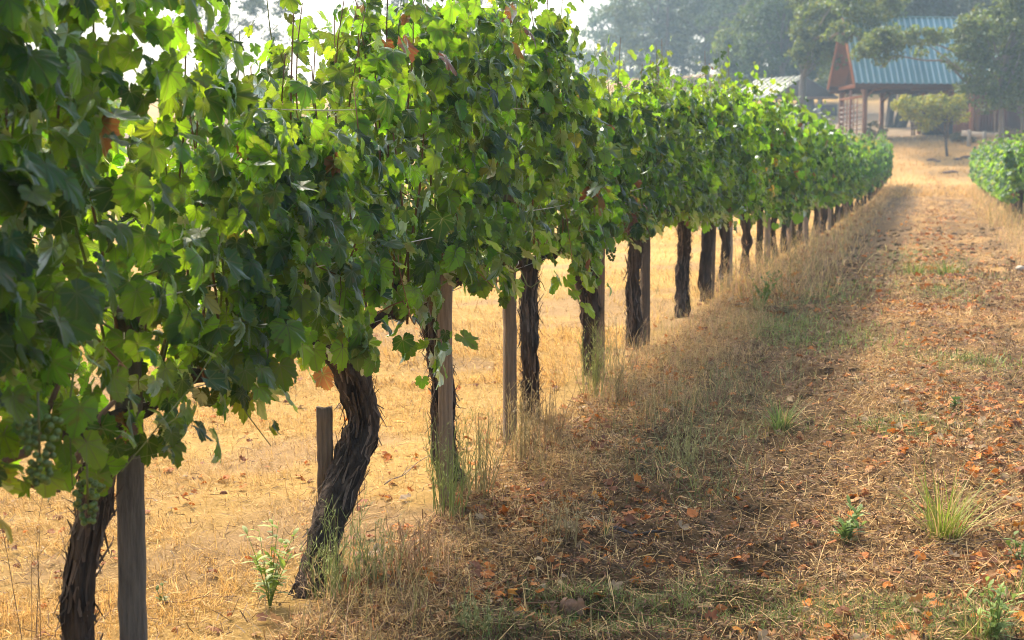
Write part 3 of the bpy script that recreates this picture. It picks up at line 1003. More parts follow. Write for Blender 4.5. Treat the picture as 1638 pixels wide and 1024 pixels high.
# --- straw mulch lying on the alley
pcs = []
for (n, y0, y1, lo, hi, wd) in ((270000, 4.2, 16, .010, .075, .0036), (60000, 14, 45, .03, .12, .007), (14000, 40, 72, .1, .25, .014)):
    X, Y = scatter(n, -2.1, 5.5 if y0 > 10 else 2.6, y0, y1, 'persp', r)
    k = visible(X, Y) & (r.uniform(size=len(X)) < np.clip(1.0 - .82 * soilness(X, Y) - .25 * greenness(X, Y), .1, 1))
    X, Y = X[k], Y[k]; n = len(X)
    L = r.uniform(lo, hi, n) * r.uniform(.6, 1.2, n)
    tn = C_STRAW * r.uniform(.45, 1.45, (n, 1)) * (1 + r.normal(0, .06, (n, 3)))
    pal = r.uniform(size=n) < .2; tn[pal] = C_PALE * r.uniform(.8, 1.3, (pal.sum(), 1))
    drk = r.uniform(size=n) < .34; tn[drk] = np.array([.20, .11, .055]) * r.uniform(.5, 1.3, (drk.sum(), 1))
    pcs.append(blades(G3(X, Y, .006 + r.uniform(0, .022, n)), L, wd * r.uniform(.5, 1.5, n), r.uniform(0, 6.28, n), r.normal(1.42, .27, n), r.normal(0, .3, n), 2, np.clip(tn, .01, .95), taper=False, wr=r.normal(0, .5, n)))
X, Y = scatter(26000, -2.1, 2.4, 4.2, 16, 'persp', r)     # a few long stalks
k = visible(X, Y) & (r.uniform(size=len(X)) < .22); X, Y = X[k], Y[k]; n = len(X)
pcs.append(blades(G3(X, Y, .015), r.uniform(.08, .2, n), .003 * r.uniform(.6, 1.3, n), r.uniform(0, 6.28, n), r.normal(1.45, .2, n), r.normal(0, .4, n), 3, np.clip(C_PALE * r.uniform(.4, 1.3, (n, 1)), .01, .95), taper=False))
X, Y = scatter(110000, -2.0, 2.4, 4.2, 22, 'persp', r, lambda X, Y: .35 + .65 * soilness(X, Y))   # brown chaff and chips
k = visible(X, Y); X, Y = X[k], Y[k]; n = len(X)
tn = np.array([.17, .095, .045]) * r.uniform(.35, 1.9, (n, 1)) * (1 + r.normal(0, .08, (n, 3)))
pcs.append(blades(G3(X, Y, .006 + r.uniform(0, .016, n)), r.uniform(.008, .03, n) * np.maximum(1, Y / 9), r.uniform(.004, .012, n) * np.maximum(1, Y / 9), r.uniform(0, 6.28, n), r.normal(1.35, .35, n), r.normal(0, .5, n), 1, np.clip(tn, .01, .9), taper=False, wr=r.normal(0, .6, n)))
add_stuff('straw_mulch', pcs, M_STRAW, 'cut dry straw lying over the alley between the rows')

# --- short golden field grass beyond the row on the left
pcs = []
for (n, x0, x1, y0, y1, lo, hi, wd) in ((220000, -7.5, -2.3, 3.4, 13, .025, .085, .0032), (80000, -14, -2.3, 9, 32, .04, .13, .008), (20000, -24, -2.3, 28, 72, .1, .22, .02), (30000, -8, 9, 58, 92, .12, .35, .022)):
    X, Y = scatter(n, x0, x1, y0, y1, 'persp', r)
    k = visible(X, Y) & (r.uniform(size=len(X)) < (.2 + .8 * ss(.40, .56, fbm(X * 1.8, Y * 1.8, 71, 3))) * (1 - .5 * ss(.54, .66, fbm(X * .9 + 4, Y * .7, 63, 4))))
    X, Y = X[k], Y[k]; n = len(X)
    ti = np.abs(r.normal(.75, .45, n))
    hue = fbm(X * .8, Y * .8, 73, 2)[:, None]
    tn = (C_GOLD * hue * 1.45 + C_PALE * (1 - hue) * .85) * r.uniform(.6, 1.35, (n, 1))
    drk = r.uniform(size=n) < .10; tn[drk] = np.array([.27, .16, .07]) * r.uniform(.5, 1.2, (drk.sum(), 1))
    wind = 2.2 + 2.5 * fbm(X * .5, Y * .5, 75, 2) * 2
    pcs.append(blades(G3(X, Y, -.004), r.uniform(lo, hi, n), wd * r.uniform(.6, 1.5, n), wind + r.normal(0, 1.0, n), ti, r.uniform(0, .6, n), 2, np.clip(tn, .01, .95)))
X, Y = scatter(26000, -7, -2.2, 3.4, 14, 'persp', r)
k = visible(X, Y); X, Y = X[k], Y[k]; n = len(X)
tn = C_GOLD * r.uniform(.6, 1.35, (n, 1)); drk = r.uniform(size=n) < .3; tn[drk] = np.array([.20, .125, .065]) * r.uniform(.5, 1.3, (drk.sum(), 1))
pcs.append(blades(G3(X, Y, .008 + r.uniform(0, .03, n)), r.uniform(.02, .08, n), .0034 * r.uniform(.5, 1.4, n), r.uniform(0, 6.28, n), r.normal(1.4, .25, n), r.normal(0, .3, n), 2, np.clip(tn, .01, .95), taper=False, wr=r.normal(0, .5, n)))
add_stuff('field_grass', pcs, M_STRAW, 'short golden dry grass on the open ground behind the vine row and up the slope')

# --- taller dead grass standing along the foot of the vine rows
pcs = []
def stripd(X, Y):
    d = np.exp(-((X + 1.98) / .36) ** 2) * (.18 + .82 * ss(6.2, 8.2, Y))
    d = d + .8 * np.exp(-((X + 1.62) / .38) ** 2) * ss(7.5, 9.5, Y)
    return np.clip(d, 0, 1) * (.04 + .96 * ss(.47, .60, fbm(X * 2.6, Y * 1.9, 81, 2)))
for (n, x0, x1, y0, y1, lo, hi, wd, dn) in ((56000, -2.9, -.9, 4.2, 20, .07, .34, .0028, stripd), (13000, -2.9, -.9, 15, 73, .15, .62, .009, stripd),
        (16000, 1.0, 6.0, 14, 40, .25, .75, .008, lambda X, Y: ss(1.15, 1.7, X) * (.3 + .7 * ss(.35, .6, fbm(X, Y * .8, 83, 2)))),
        (9000, 1.2, 4.0, 34, 66, .3, .7, .014, lambda X, Y: ss(1.25, 1.8, X))):
    X, Y = scatter(n, x0, x1, y0, y1, 'persp', r, dn)
    k = visible(X, Y, .3); X, Y = X[k], Y[k]; n = len(X)
    tn = C_PALE * r.uniform(.55, 1.35, (n, 1)) * (1 + r.normal(0, .05, (n, 3)))
    pk = r.uniform(size=n) < .3; tn[pk] = np.array([.56, .36, .22]) * r.uniform(.6, 1.3, (pk.sum(), 1))
    gr = r.uniform(size=n) < .22; tn[gr] = np.array([.28, .27, .09]) * r.uniform(.7, 1.3, (gr.sum(), 1))
    L = lo + (hi - lo) * r.uniform(size=n) ** 1.7; az = r.uniform(0, 6.28, n); ti = np.abs(r.normal(.28, .38, n)); bd = r.uniform(.05, .5, n)
    B = G3(X, Y, -.01)
    pcs.append(blades(B, L, wd * r.uniform(.6, 1.4, n), az, ti, bd, 3, np.clip(tn, .01, .95)))
    # feathery seed heads
    h = r.uniform(size=n) < .5
    ca, sa = np.cos(az[h]), np.sin(az[h])
    tip = B[h] + L[h][:, None] * (np.stack([ca * np.sin(ti[h]), sa * np.sin(ti[h]), np.cos(ti[h])], 1) + np.stack([ca, sa, -.5 * np.ones(h.sum())], 1) * bd[h][:, None])
    for q in range(5):
        m_ = len(tip)
        pcs.append(blades(tip - np.array([0, 0, .012]) * q, L[h] * r.uniform(.06, .16, m_), np.maximum(.0022, wd * r.uniform(.5, 1.0, m_)), r.uniform(0, 6.28, m_), r.uniform(.2, 1.3, m_), r.uniform(-.2, .5, m_), 1, np.clip(tn[h] * 1.12, .01, .95)))
add_stuff('dry_grass', pcs, M_STRAW, 'feathery dead grass standing along the foot of the vine rows')

# --- thin green grass in patches
pcs = []
for (n, x0, x1, y0, y1, lo, hi, wd) in ((260000, -1.9, 2.2, 4.3, 14, .02, .075, .0032), (70000, -1.5, 1.5, 11, 34, .04, .11, .009)):
    X, Y = scatter(n, x0, x1, y0, y1, 'persp', r, greenness)
    k = visible(X, Y); X, Y = X[k], Y[k]; n = len(X)
    tn = np.array([.20, .28, .055]) * r.uniform(.5, 1.5, (n, 1)) * (1 + r.normal(0, .1, (n, 3)))
    yl = r.uniform(size=n) < .25; tn[yl] = np.array([.36, .33, .12]) * r.uniform(.7, 1.2, (yl.sum(), 1))
    pcs.append(blades(G3(X, Y, -.002), r.uniform(lo, hi, n), wd * r.uniform(.6, 1.4, n), r.uniform(0, 6.28, n), np.abs(r.normal(.5, .4, n)), r.uniform(.1, .7, n), 2, np.clip(tn, .01, .9)))
# sparse olive grass at the edge of the strip
X, Y = scatter(7000, -1.9, -.6, 6.5, 24, 'persp', r, lambda X, Y: np.exp(-((X + 1.3) / .35) ** 2) * ss(.48, .6, fbm(X * 1.5, Y * 1.1, 91, 2)))
n = len(X)
pcs.append(blades(G3(X, Y), r.uniform(.05, .18, n), .005 * r.uniform(.6, 1.4, n), r.uniform(0, 6.28, n), np.abs(r.normal(.45, .35, n)), r.uniform(.1, .6, n), 2, np.array([.24, .25, .09]) * r.uniform(.6, 1.4, (n, 1))))
add_stuff('green_grass', pcs, M_GRASS, 'thin green grass growing in patches on the alley')

# --- fallen leaves
def fallen(X, Y, size, r, dz=.012):
    n = len(X)
    N = np.stack([r.normal(0, .45, n), r.normal(0, .45, n), np.ones(n)], 1)
    a = r.uniform(0, 6.28, n); T = np.stack([np.cos(a), np.sin(a), np.zeros(n)], 1)
    V, F, uv = place_leaves(T_LO, G3(X, Y, dz + r.uniform(0, .02, n)), N, T, size, curl=1.0, r=r)
    pal = np.array([[.56, .19, .030], [.44, .15, .035], [.26, .10, .045], [.46, .24, .09], [.58, .25, .035], [.42, .30, .17]])
    t = pal[r.choice(6, n, p=[.2, .24, .22, .16, .06, .12])] * r.uniform(.6, 1.25, (n, 1))
    return V, F, np.repeat(t, len(T_LO[0]), 0)
def leafd(X, Y):
    f = fbm(X * 2.4 + 5, Y * 1.6, 95, 3)
    a = .75 * np.exp(-((X + 1.75) / .30) ** 2) * ss(.46, .60, f)
    b = .95 * np.exp(-((X - .15) / .45) ** 2) * ss(.43, .6, f)
    return np.clip(1.2 * a + 1.1 * b + .05 + .5 * np.exp(-((X + 1.25) / .3) ** 2 - ((Y - 6.4) / .5) ** 2), 0, 1)
pcs = []
for (n, x0, x1, y0, y1, s0, s1) in ((15000, -2.4, 1.6, 4.3, 16, .014, .058), (9000, -2.2, 2.5, 14, 46, .03, .085)):
    X, Y = scatter(n, x0, x1, y0, y1, 'persp', r, leafd)
    k = visible(X, Y); X, Y = X[k], Y[k]
    pcs.append(fallen(X, Y, r.uniform(s0, s1, len(X)), r))
X, Y = scatter(1600, -6, -2.3, 3.6, 12, 'persp', r, lambda X, Y: .9 * ss(.5, .62, fbm(X * 2, Y * 2, 97, 2)) + .06)
pcs.append(fallen(X, Y, r.uniform(.015, .045, len(X)), r))
add_stuff('leaf_litter', pcs, M_DEAD, 'fallen rust coloured leaves scattered over the alley')

# --- clods of tilled soil
bm = bmesh.new(); bmesh.ops.create_icosphere(bm, subdivisions=2, radius=1)
_sv = np.array([x.co for x in bm.verts]); _sf = np.array([[q.index for q in f.verts] for f in bm.faces]); bm.free()
X, Y = scatter(9000, -1.8, 1.9, 4.4, 34, 'persp', r, lambda X, Y: .10 + .9 * soilness(X, Y))
n = len(X); sz = r.uniform(.006, .030, n) * np.maximum(.8, Y / 15)
jit = 1 + .95 * (noise3(_sv[None, :, 0] * 1.7 + r.uniform(0, 50, (n, 1)), _sv[None, :, 1] * 1.7 + 30, _sv[None, :, 2] * 1.7 + 30, 3) - .5) * 2
V = G3(X, Y, -.003)[:, None] + sz[:, None, None] * jit[..., None] * _sv[None] * np.array([1, 1, .6])
F = (_sf[None] + (np.arange(n) * len(_sv))[:, None, None]).reshape(-1, 3)
add_stuff('soil_clods', [(V.reshape(-1, 3), F, np.repeat(C_SOIL * r.uniform(.5, 1.3, (n, 1)), len(_sv), 0))], M_STONE, 'dark crumbly clods of tilled soil in the wheel track')

# ------------------------------------------------------------------ single plants and odds and ends on the ground
def grass_tuft(lab, px, py, n, h, spread, col, group, w=.0045):
    p = onground(px, py); rr = np.random.default_rng(int(px))
    t = thing('grass_tuft', lab, 'grass tuft', tuple(p), 0, group)
    a = rr.uniform(0, 6.28, n); q = rr.uniform(0, spread * .35, n)
    B = np.stack([np.cos(a) * q, np.sin(a) * q, np.full(n, -.01)], 1)
    tn = np.array(col) * rr.uniform(.6, 1.4, (n, 1)); dry = rr.uniform(size=n) < .2; tn[dry] = C_PALE * rr.uniform(.6, 1.1, (dry.sum(), 1))
    V, F, A = blades(B, h * rr.uniform(.45, 1.15, n), w * rr.uniform(.6, 1.3, n), a + rr.normal(0, .5, n), np.abs(rr.normal(.35, .32, n)), rr.uniform(.05, .55, n), 4, np.clip(tn, .01, .9))
    obj('blades', mesh('blades', V, F, M_GRASS, {'tint': A}), t)
    return t
GT = 'green grass tufts on the alley'
grass_tuft('large bright green grass tuft with long blades among reddish leaves', 1508, 862, 170, .37, .18, (.27, .34, .045), GT, .006)
grass_tuft('dense dark green grass tuft on the tilled soil track', 1250, 685, 150, .23, .17, (.17, .25, .06), GT, .006)
grass_tuft('small tuft of blue green grass in the pale straw beside the soil', 968, 860, 16, .17, .05, (.11, .15, .05), GT, .006)
grass_tuft('low flattened green tuft beside the right wheel track', 1405, 690, 60, .12, .22, (.15, .20, .05), GT)
grass_tuft('olive grass tuft against the tall dead grass by the row', 1215, 500, 70, .34, .2, (.22, .26, .07), GT, .008)
grass_tuft('bright green low tuft far along the middle of the alley', 1465, 440, 90, .26, .5, (.17, .25, .04), GT, .012)
grass_tuft('second bright green tuft far along the alley, broader one', 1515, 440, 110, .28, .6, (.16, .24, .04), GT, .012)
grass_tuft('yellow green tuft standing in the front edge of the picture', 1565, 1020, 70, .20, .16, (.2, .26, .05), GT)
grass_tuft('ragged grass tuft at the lower right corner', 1622, 960, 36, .18, .12, (.16, .23, .05), GT)

def leafy_weed(lab, px, py, h, nst, col, group, lw=.018, ll=.06, X=None):
    p = onground(px, py); rr = np.random.default_rng(int(px) + 5)
    t = thing('leafy_weed', lab, 'weed', tuple(p), 0, group)
    m = MB(); lv = []
    for s in range(nst):
        a = rr.uniform(0, 6.28); ln = rr.uniform(.1, .8); hh = h * rr.uniform(.55, 1.1)
        tt = np.linspace(0, 1, 8)
        C = np.stack([np.cos(a) * ln * hh * tt ** 1.4, np.sin(a) * ln * hh * tt ** 1.4, hh * tt - .01], 1)
        m.tube(C, np.linspace(.0022, .0009, 8), 5, np.array(col) * .9)
        for j in range(int(4 + hh / .034)):
            u = rr.uniform(.15, 1); c = np.array([np.interp(u, tt, C[:, k]) for k in range(3)])
            lv.append((c, ll * 1.2 * rr.uniform(.5, 1.15) * (1.15 - .5 * u), rr.uniform(0, 6.28), rr.uniform(.5, 1.3)))
    m.build('stems', M_GRASS, t)
    n = len(lv); B = np.array([x[0] for x in lv]); L = np.array([x[1] for x in lv])
    # lance leaves: narrow at both ends
    az = np.array([x[2] for x in lv]); ti = np.array([x[3] for x in lv]); ca, sa = np.cos(az), np.sin(az)
    d = np.stack([ca * np.sin(ti), sa * np.sin(ti), np.cos(ti)], 1); sd = np.stack([-sa, ca, 0 * az], 1); W_ = lw * rr.uniform(.6, 1.2, n)
    V = []
    for u, w in ((0, .15), (.3, .9), (.6, 1), (.85, .55), (1, .05)):
        c = B + L[:, None] * (u * d - np.array([0, 0, .3]) * u * u)
        V += [c - sd * (W_ * w / 2)[:, None], c + sd * (W_ * w / 2)[:, None]]
    V = np.stack(V, 1).reshape(-1, 3)
    f = np.array([[2 * i, 2 * i + 1, 2 * i + 3, 2 * i + 2] for i in range(4)])
    F = (f[None] + (np.arange(n) * 10)[:, None, None]).reshape(-1, 4)
    obj('leaves', mesh('leaves', V, F, M_GRASS, {'tint': np.repeat(np.array(col) * rr.uniform(.7, 1.4, (n, 1)), 10, 0)}), t)
    return t
LW = 'leafy green weeds on the ground'
leafy_weed('leafy green weed at the foot of the bent leaning trunk', 432, 975, .30, 10, (.24, .33, .05), LW, .018, .075)
leafy_weed('upright broad leaved green weed among fallen leaves', 1352, 872, .17, 9, (.20, .29, .07), LW, .018, .095)
leafy_weed('pale green leafy weed clump at the lower right edge', 1590, 1030, .24, 13, (.24, .34, .08), LW, .015, .07)
leafy_weed('small sprig of green weed on the straw by the soil track', 1525, 655, .10, 5, (.15, .24, .05), LW, .02, .05)
leafy_weed('lone green seedling beside the nearest stake', 262, 968, .08, 4, (.13, .19, .05), LW, .014, .04)
leafy_weed('green weed with small bright leaves by the distant trunks', 1222, 492, .42, 9, (.18, .27, .05), LW, .03, .09)
leafy_weed('bright weed at the right margin of the path', 1632, 905, .15, 5, (.17, .25, .05), LW, .015, .06)

def wiry(nm, lab, px, py, h, n, col, group, twigs=5):
    p = onground(px, py); rr = np.random.default_rng(int(px) * 3 + int(py))
    t = thing(nm, lab, 'weed', tuple(p), 0, group)
    m = MB()
    bl = []
    for s in range(n):
        a = rr.uniform(0, 6.28); sp = rr.uniform(0, .10); ln = rr.normal(.12, .14); hh = h * rr.uniform(.4, 1.1)
        tt = np.linspace(0, 1, 7)
        C = np.stack([np.cos(a) * (sp + ln * hh * tt), np.sin(a) * (sp + ln * hh * tt) , hh * tt - .01], 1) + rr.normal(0, .004, (7, 3)) * tt[:, None]
        cc = np.array(col) * rr.uniform(.6, 1.3)
        m.tube(C, np.linspace(.0022, .0009, 7), 4, cc, caps=False)
        for q in range(twigs):
            u = rr.uniform(.3, .95); c = np.array([np.interp(u, tt, C[:, k]) for k in range(3)]); b = rr.uniform(0, 6.28); l = hh * rr.uniform(.08, .25)
            e = c + np.array([math.cos(b) * l * .6, math.sin(b) * l * .6, l * .8])
            m.tube([c, (c + e) / 2 + np.array([0, 0, -.004]), e], [.0009, .0008, .0004], 4, cc, caps=False)
            bl.append(e)
            for w in range(3): bl.append(c + (e - c) * rr.uniform(.2, 1))
    m.build('stems', M_GRASS, t)
    B = np.array(bl); k = len(B)
    V, F, A = blades(B, rr.uniform(.008, .022, k), rr.uniform(.002, .005, k), rr.uniform(0, 6.28, k), rr.uniform(.2, 1.4, k), rr.uniform(0, .3, k), 1, np.array(col) * rr.uniform(.8, 1.5, (k, 1)))
    tag(obj('leaflets', mesh('leaflets', V, F, M_GRASS, {'tint': A}), t), kind='stuff')
WW = 'wiry weeds along the foot of the vine row'
for lab, px, py, h, n, c in (
        ('wiry green weed in front of the foot of the bent trunk', 535, 965, .36, 16, (.26, .30, .10)),
        ('tangled green weed just right of the bent trunk foot', 600, 930, .26, 14, (.27, .29, .10)),
        ('tall wiry green weed before the stake with the twisted trunk', 716, 830, .46, 18, (.24, .28, .08)),
        ('thin yellowish weed between the two upright stakes', 765, 800, .40, 14, (.34, .30, .12)),
        ('straggly dry weed at the foot of the free standing stake', 835, 740, .40, 16, (.36, .29, .13)),
        ('dry reddish weed clump in front of the slim twisted vine', 872, 712, .36, 18, (.33, .24, .12)),
        ('airy green weed in front of the widening trunk', 948, 640, .48, 18, (.26, .28, .09)),
        ('thin seeding weed on the edge of the tilled soil', 1098, 745, .20, 10, (.36, .33, .14)),
        ('tall pale weed between the widening trunk and the slim trunk', 985, 640, .50, 14, (.38, .31, .16)),
        ('brittle brown weed over rusty leaves by the soil', 670, 915, .22, 14, (.32, .21, .11)),
        ('lone dry stalk weed at the lower left', 45, 1035, .62, 2, (.30, .22, .13)),
        ('weed of dry branching stalks near the middle of the front', 905, 868, .24, 9, (.36, .29, .14)),
        ('wiry olive weed at the front edge left of the twig', 755, 1015, .16, 12, (.25, .26, .1))):
    wiry('wiry_weed', lab, px, py, h, int(n * 2.1), tuple(1.35 * np.array(c)), WW)

def twig(lab, px, rad, group, col=(.17, .12, .08), lift=.02, side=()):
    pts = np.array([onground(x, y) for x, y in px]); c = pts[0].copy()
    t = thing('fallen_twig', lab, 'twig', tuple(c), 0, group)
    u = np.linspace(0, 1, 16); v = np.linspace(0, 1, len(pts))
    P = np.stack([np.interp(u, v, pts[:, k]) for k in range(3)], 1) - c
    P[:, 2] += lift + .006 * np.sin(u * 11)
    m = MB(); m.tube(P, np.linspace(rad, rad * .45, 16), 7, col)
    m.build('stem', M_CANE, t, True)
    if side:
        m = MB()
        for k, dx, dy, dz in side:
            m.tube([P[k], P[k] + np.array([dx, dy, dz]) * .6, P[k] + np.array([dx, dy, dz])], [rad * .6, rad * .45, rad * .25], 6, col)
        m.build('side_shoot', M_CANE, t, True)
    return t, P
TG = 'twigs lying on the ground'
twig('dark broken stick on the tilled soil', [(978, 852), (1020, 862), (1075, 856)], .010, TG, (.075, .06, .05), .02, [(6, .02, .08, .02)])
twig('long reddish pruned cane lying across the front of the alley', [(836, 978), (920, 980), (990, 992), (1060, 1002), (1130, 1008)], .004, TG, (.22, .11, .05), .03, [(5, .05, .05, .03), (9, -.03, .06, .02)])
twig('thin grey twig on the golden grass beyond the bent trunk', [(615, 785), (650, 765), (688, 735)], .0035, TG, (.2, .15, .11), .03, [(6, .02, .05, .05)])
twig('small dark twig at the lower right by the tuft', [(1490, 885), (1560, 880), (1630, 872)], .004, TG, (.16, .10, .06), .03)
twig('short dark stick at the bottom among green grass', [(1358, 1003), (1385, 1000), (1405, 996)], .010, TG, (.06, .045, .035), .012)
twig('thin brown twig on the straw right of the nearest stake', [(250, 975), (300, 965), (380, 958)], .0035, TG, (.2, .12, .07), .015)

# the crumpled leaf lying on the cane
p = onground(903, 985)
q = thing('dead_leaf', 'big crumpled brown leaf resting on the reddish cane', 'dead leaf', (p[0], p[1], p[2] + .045))
rr = np.random.default_rng(5)
n = 4
V, F, uv = place_leaves(T_HI, np.array([[0, 0, .01], [.03, .01, .0], [-.04, -.01, -.01], [.05, 0, .01]]), np.array([[-.3, -.8, .6], [.8, -.5, .5], [-.6, -.6, .5], [.2, -.9, .1]]),
                        np.array([[-.2, -.3, -1], [.6, -.2, -.8], [-.9, -.2, -.5], [.3, 0, -1.]]), np.array([.085, .07, .065, .06]), curl=1.2, r=rr)
obj('blade', mesh('blade', V, F, M_DEAD, {'tint': np.repeat(np.array([.30, .175, .105]) * rr.uniform(.8, 1.2, (n, 1)), len(T_HI[0]), 0)}, smooth=True), q)
p = onground(600, 890)
q = thing('dead_leaf', 'pale dry curled leaf lying near the bent trunk', 'dead leaf', (p[0], p[1], p[2] + .02))
V, F, uv = place_leaves(T_HI, np.zeros((1, 3)), np.array([[-.2, -.5, .8]]), np.array([[.8, -.3, 0]]), np.array([.06]), curl=1.2, r=rr)
obj('blade', mesh('blade', V, F, M_DEAD, {'tint': np.array([[.55, .45, .33]])}, smooth=True), q)

def rock(lab, px, py, s, col, seed, cat='stone', group=None):
    p = onground(px, py)
    bm = bmesh.new(); bmesh.ops.create_icosphere(bm, subdivisions=3, radius=1)
    v = np.array([x.co for x in bm.verts]); f = np.array([[a.index for a in b.verts] for b in bm.faces]); bm.free()
    v = v * (1 + .55 * (noise3(v[:, 0] * 1.5 + seed * 7, v[:, 1] * 1.5 + 9, v[:, 2] * 1.5 + 9, seed) - .5) + .2 * (noise3(v[:, 0] * 4 + seed * 7, v[:, 1] * 4 + 9, v[:, 2] * 4 + 9, seed) - .5))[:, None] * np.array(s)
    o = obj('stone', mesh('stone', v, f, M_STONE, {'tint': np.array([col])}, smooth=True), None, (p[0], p[1], p[2] + s[2] * .4))
    tag(o, lab, cat, group)
rock('pale rounded stone at the foot of the tall dry grass', 1633, 432, (.07, .06, .045), (.42, .38, .31), 3)
RK = 'dark rocks on the far slope'
for lab, px, py, w in (('dark rock low on the far slope, largest of the small outcrop', 1490, 257, .34), ('small dark rock beside the largest rock of the outcrop', 1499, 259, .22), ('dark rock just below the small yellow green tree', 1532, 256, .30),
        ('flat rock right of the small yellow green tree', 1545, 253, .36), ('small rock farthest right of the small yellow green tree', 1553, 252, .24), ('lone dark rock on the slope nearest the path', 1515, 277, .26), ('low dark rock right of the lone rock on the slope', 1524, 276, .30)):
    rock(lab, px, py, (w * .8, w * .5, w * .26), (.17, .12, .10), px, 'rock', RK)
# ------------------------------------------------------------------ trees
def limb(m, a, b, r0, r1, sag, rr, col, n=9):
    u = np.linspace(0, 1, n)
    P = a + (b - a) * u[:, None]
    d = np.linalg.norm(b - a)
    P[:, 2] += sag * d * np.sin(u * math.pi)
    w = rr.normal(0, .05 * d, 3)
    P += w * np.sin(u * math.pi * 2)[:, None] * .6
    m.tube(P, np.linspace(r0, r1, n), 7, col)
    return P

def tree(nm, label, base, lobes, trunk_r, leaf, n_cl, n_lf, cl_r, col, seed, group=None, cat='tree', stems=1, lean=(0, 0), trunk_top=.45, bark=(.12, .10, .085), flat=.65, extra=None, limbs=16, gap=.0):
    """lobes: list of (dx, dy, dz, rx, ry, rz) relative to the base"""
    rr = np.random.default_rng(seed)
    t = thing(nm, label, cat, tuple(base), 0, group)
    lobes = np.array(lobes, float)
    vol = lobes[:, 3] * lobes[:, 4] * lobes[:, 5]; pr = vol ** .7 / (vol ** .7).sum()
    H = (lobes[:, 2] + lobes[:, 5]).max()
    C = []
    while len(C) < n_cl:
        i = rr.choice(len(lobes), p=pr); l = lobes[i]
        d = rr.normal(size=3); d /= np.linalg.norm(d); q = rr.uniform(.25, 1) ** .45
        if d[2] < -.55 and rr.random() < .6: continue
        c = l[:3] + d * q * l[3:]
        if gap and noise3(np.array([c[0] * .5 + 50]), np.array([c[1] * .5 + 50]), np.array([c[2] * .5 + 50]), seed)[0] < gap: continue
        C.append(c)
    C = np.array(C)
    P = []; S = []; B = []
    for c in C:
        k = int(n_lf * rr.uniform(.6, 1.4)); rad = cl_r * rr.uniform(.6, 1.35)
        d = rr.normal(size=(k, 3)); d /= np.linalg.norm(d, axis=1)[:, None]
        P.append(c + d * (rr.uniform(size=(k, 1)) ** .5) * rad * np.array([1, 1, flat]))
        B.append(np.full(k, rr.uniform(.72, 1.28)))
    if extra is not None:
        for c, rad, k in extra:
            d = rr.normal(size=(k, 3)); d /= np.linalg.norm(d, axis=1)[:, None]
            P.append(np.array(c) + d * (rr.uniform(size=(k, 1)) ** .5) * rad * np.array([1, 1, .7])); B.append(np.full(k, rr.uniform(.8, 1.2)))
    P = np.concatenate(P); B = np.concatenate(B); n = len(P)
    N = rr.normal(size=(n, 3)) + np.array([0, 0, .5]); N /= np.linalg.norm(N, axis=1)[:, None]
    T = rr.normal(size=(n, 3)); T -= N * np.sum(T * N, 1)[:, None]; T /= np.linalg.norm(T, axis=1)[:, None]
    Bt = np.cross(N, T); s = leaf * rr.uniform(.6, 1.35, n)[:, None]
    V = np.stack([P - T * s * .6, P + Bt * s * .36 + N * s * .10, P + T * s * .6, P - Bt * s * .36 + N * s * .10], 1).reshape(-1, 3)
    F = np.arange(4 * n).reshape(-1, 4)
    tn = np.array(col) * B[:, None] * rr.uniform(.7, 1.35, (n, 1)) * (1 + rr.normal(0, .08, (n, 3)))
    tr = np.clip(tn * np.array([1.9, 1.7, .7]), 0, .8)
    m = MB()
    tops = []
    for sI in range(stems):
        off = np.array([rr.normal(0, .5), rr.normal(0, .5), 0]) if stems > 1 else np.zeros(3)
        top = np.array([lean[0], lean[1], H * trunk_top]) + off * 3.0
        a = off + np.array([0, 0, -.4])
        u = np.linspace(0, 1, 12)
        pts = a + (top - a) * u[:, None] + np.stack([np.sin(u * 5 + seed) * .10 * trunk_r * 4, np.cos(u * 4 + seed) * .1 * trunk_r * 4, 0 * u], 1)
        rad = trunk_r * (1 - .45 * u) * (1 + .5 * np.exp(-u * 14))
        m.tube(pts, rad / (1.0 if stems == 1 else 1.5), 10, bark)
        tops.append(pts)
    m.build('trunk', M_TREEBARK, t, True)
    lm = MB()
    idx = rr.choice(len(C), min(limbs, len(C)), replace=False)
    for i in idx:
        pts = tops[rr.integers(len(tops))]
        k = rr.integers(7, 12); a = pts[k]
        limb(lm, a, C[i], trunk_r * rr.uniform(.25, .5), trunk_r * .06, .08, rr, bark)
    if lm.n: lm.build('limbs', M_TREEBARK, t, True)
    if extra is not None:
        em = MB()
        path = np.array([e[0] for e in extra]); u = np.linspace(0, 1, 24); v = np.linspace(0, 1, len(path) + 1)
        full = np.vstack([tops[0][9], path])
        em.tube(np.stack([np.interp(u, v, full[:, k]) for k in range(3)], 1) + np.stack([0 * u, 0 * u, -.25 + .12 * np.sin(u * 17)], 1), np.linspace(trunk_r * .5, .03, 24), 8, bark)
        em.build('branch', M_TREEBARK, t, True)
    obj('crown', mesh('crown', V, F, M_TREE, {'tint': np.clip(np.repeat(tn, 4, 0), .003, 1), 'trans': np.repeat(tr, 4, 0)}), t)
    return t

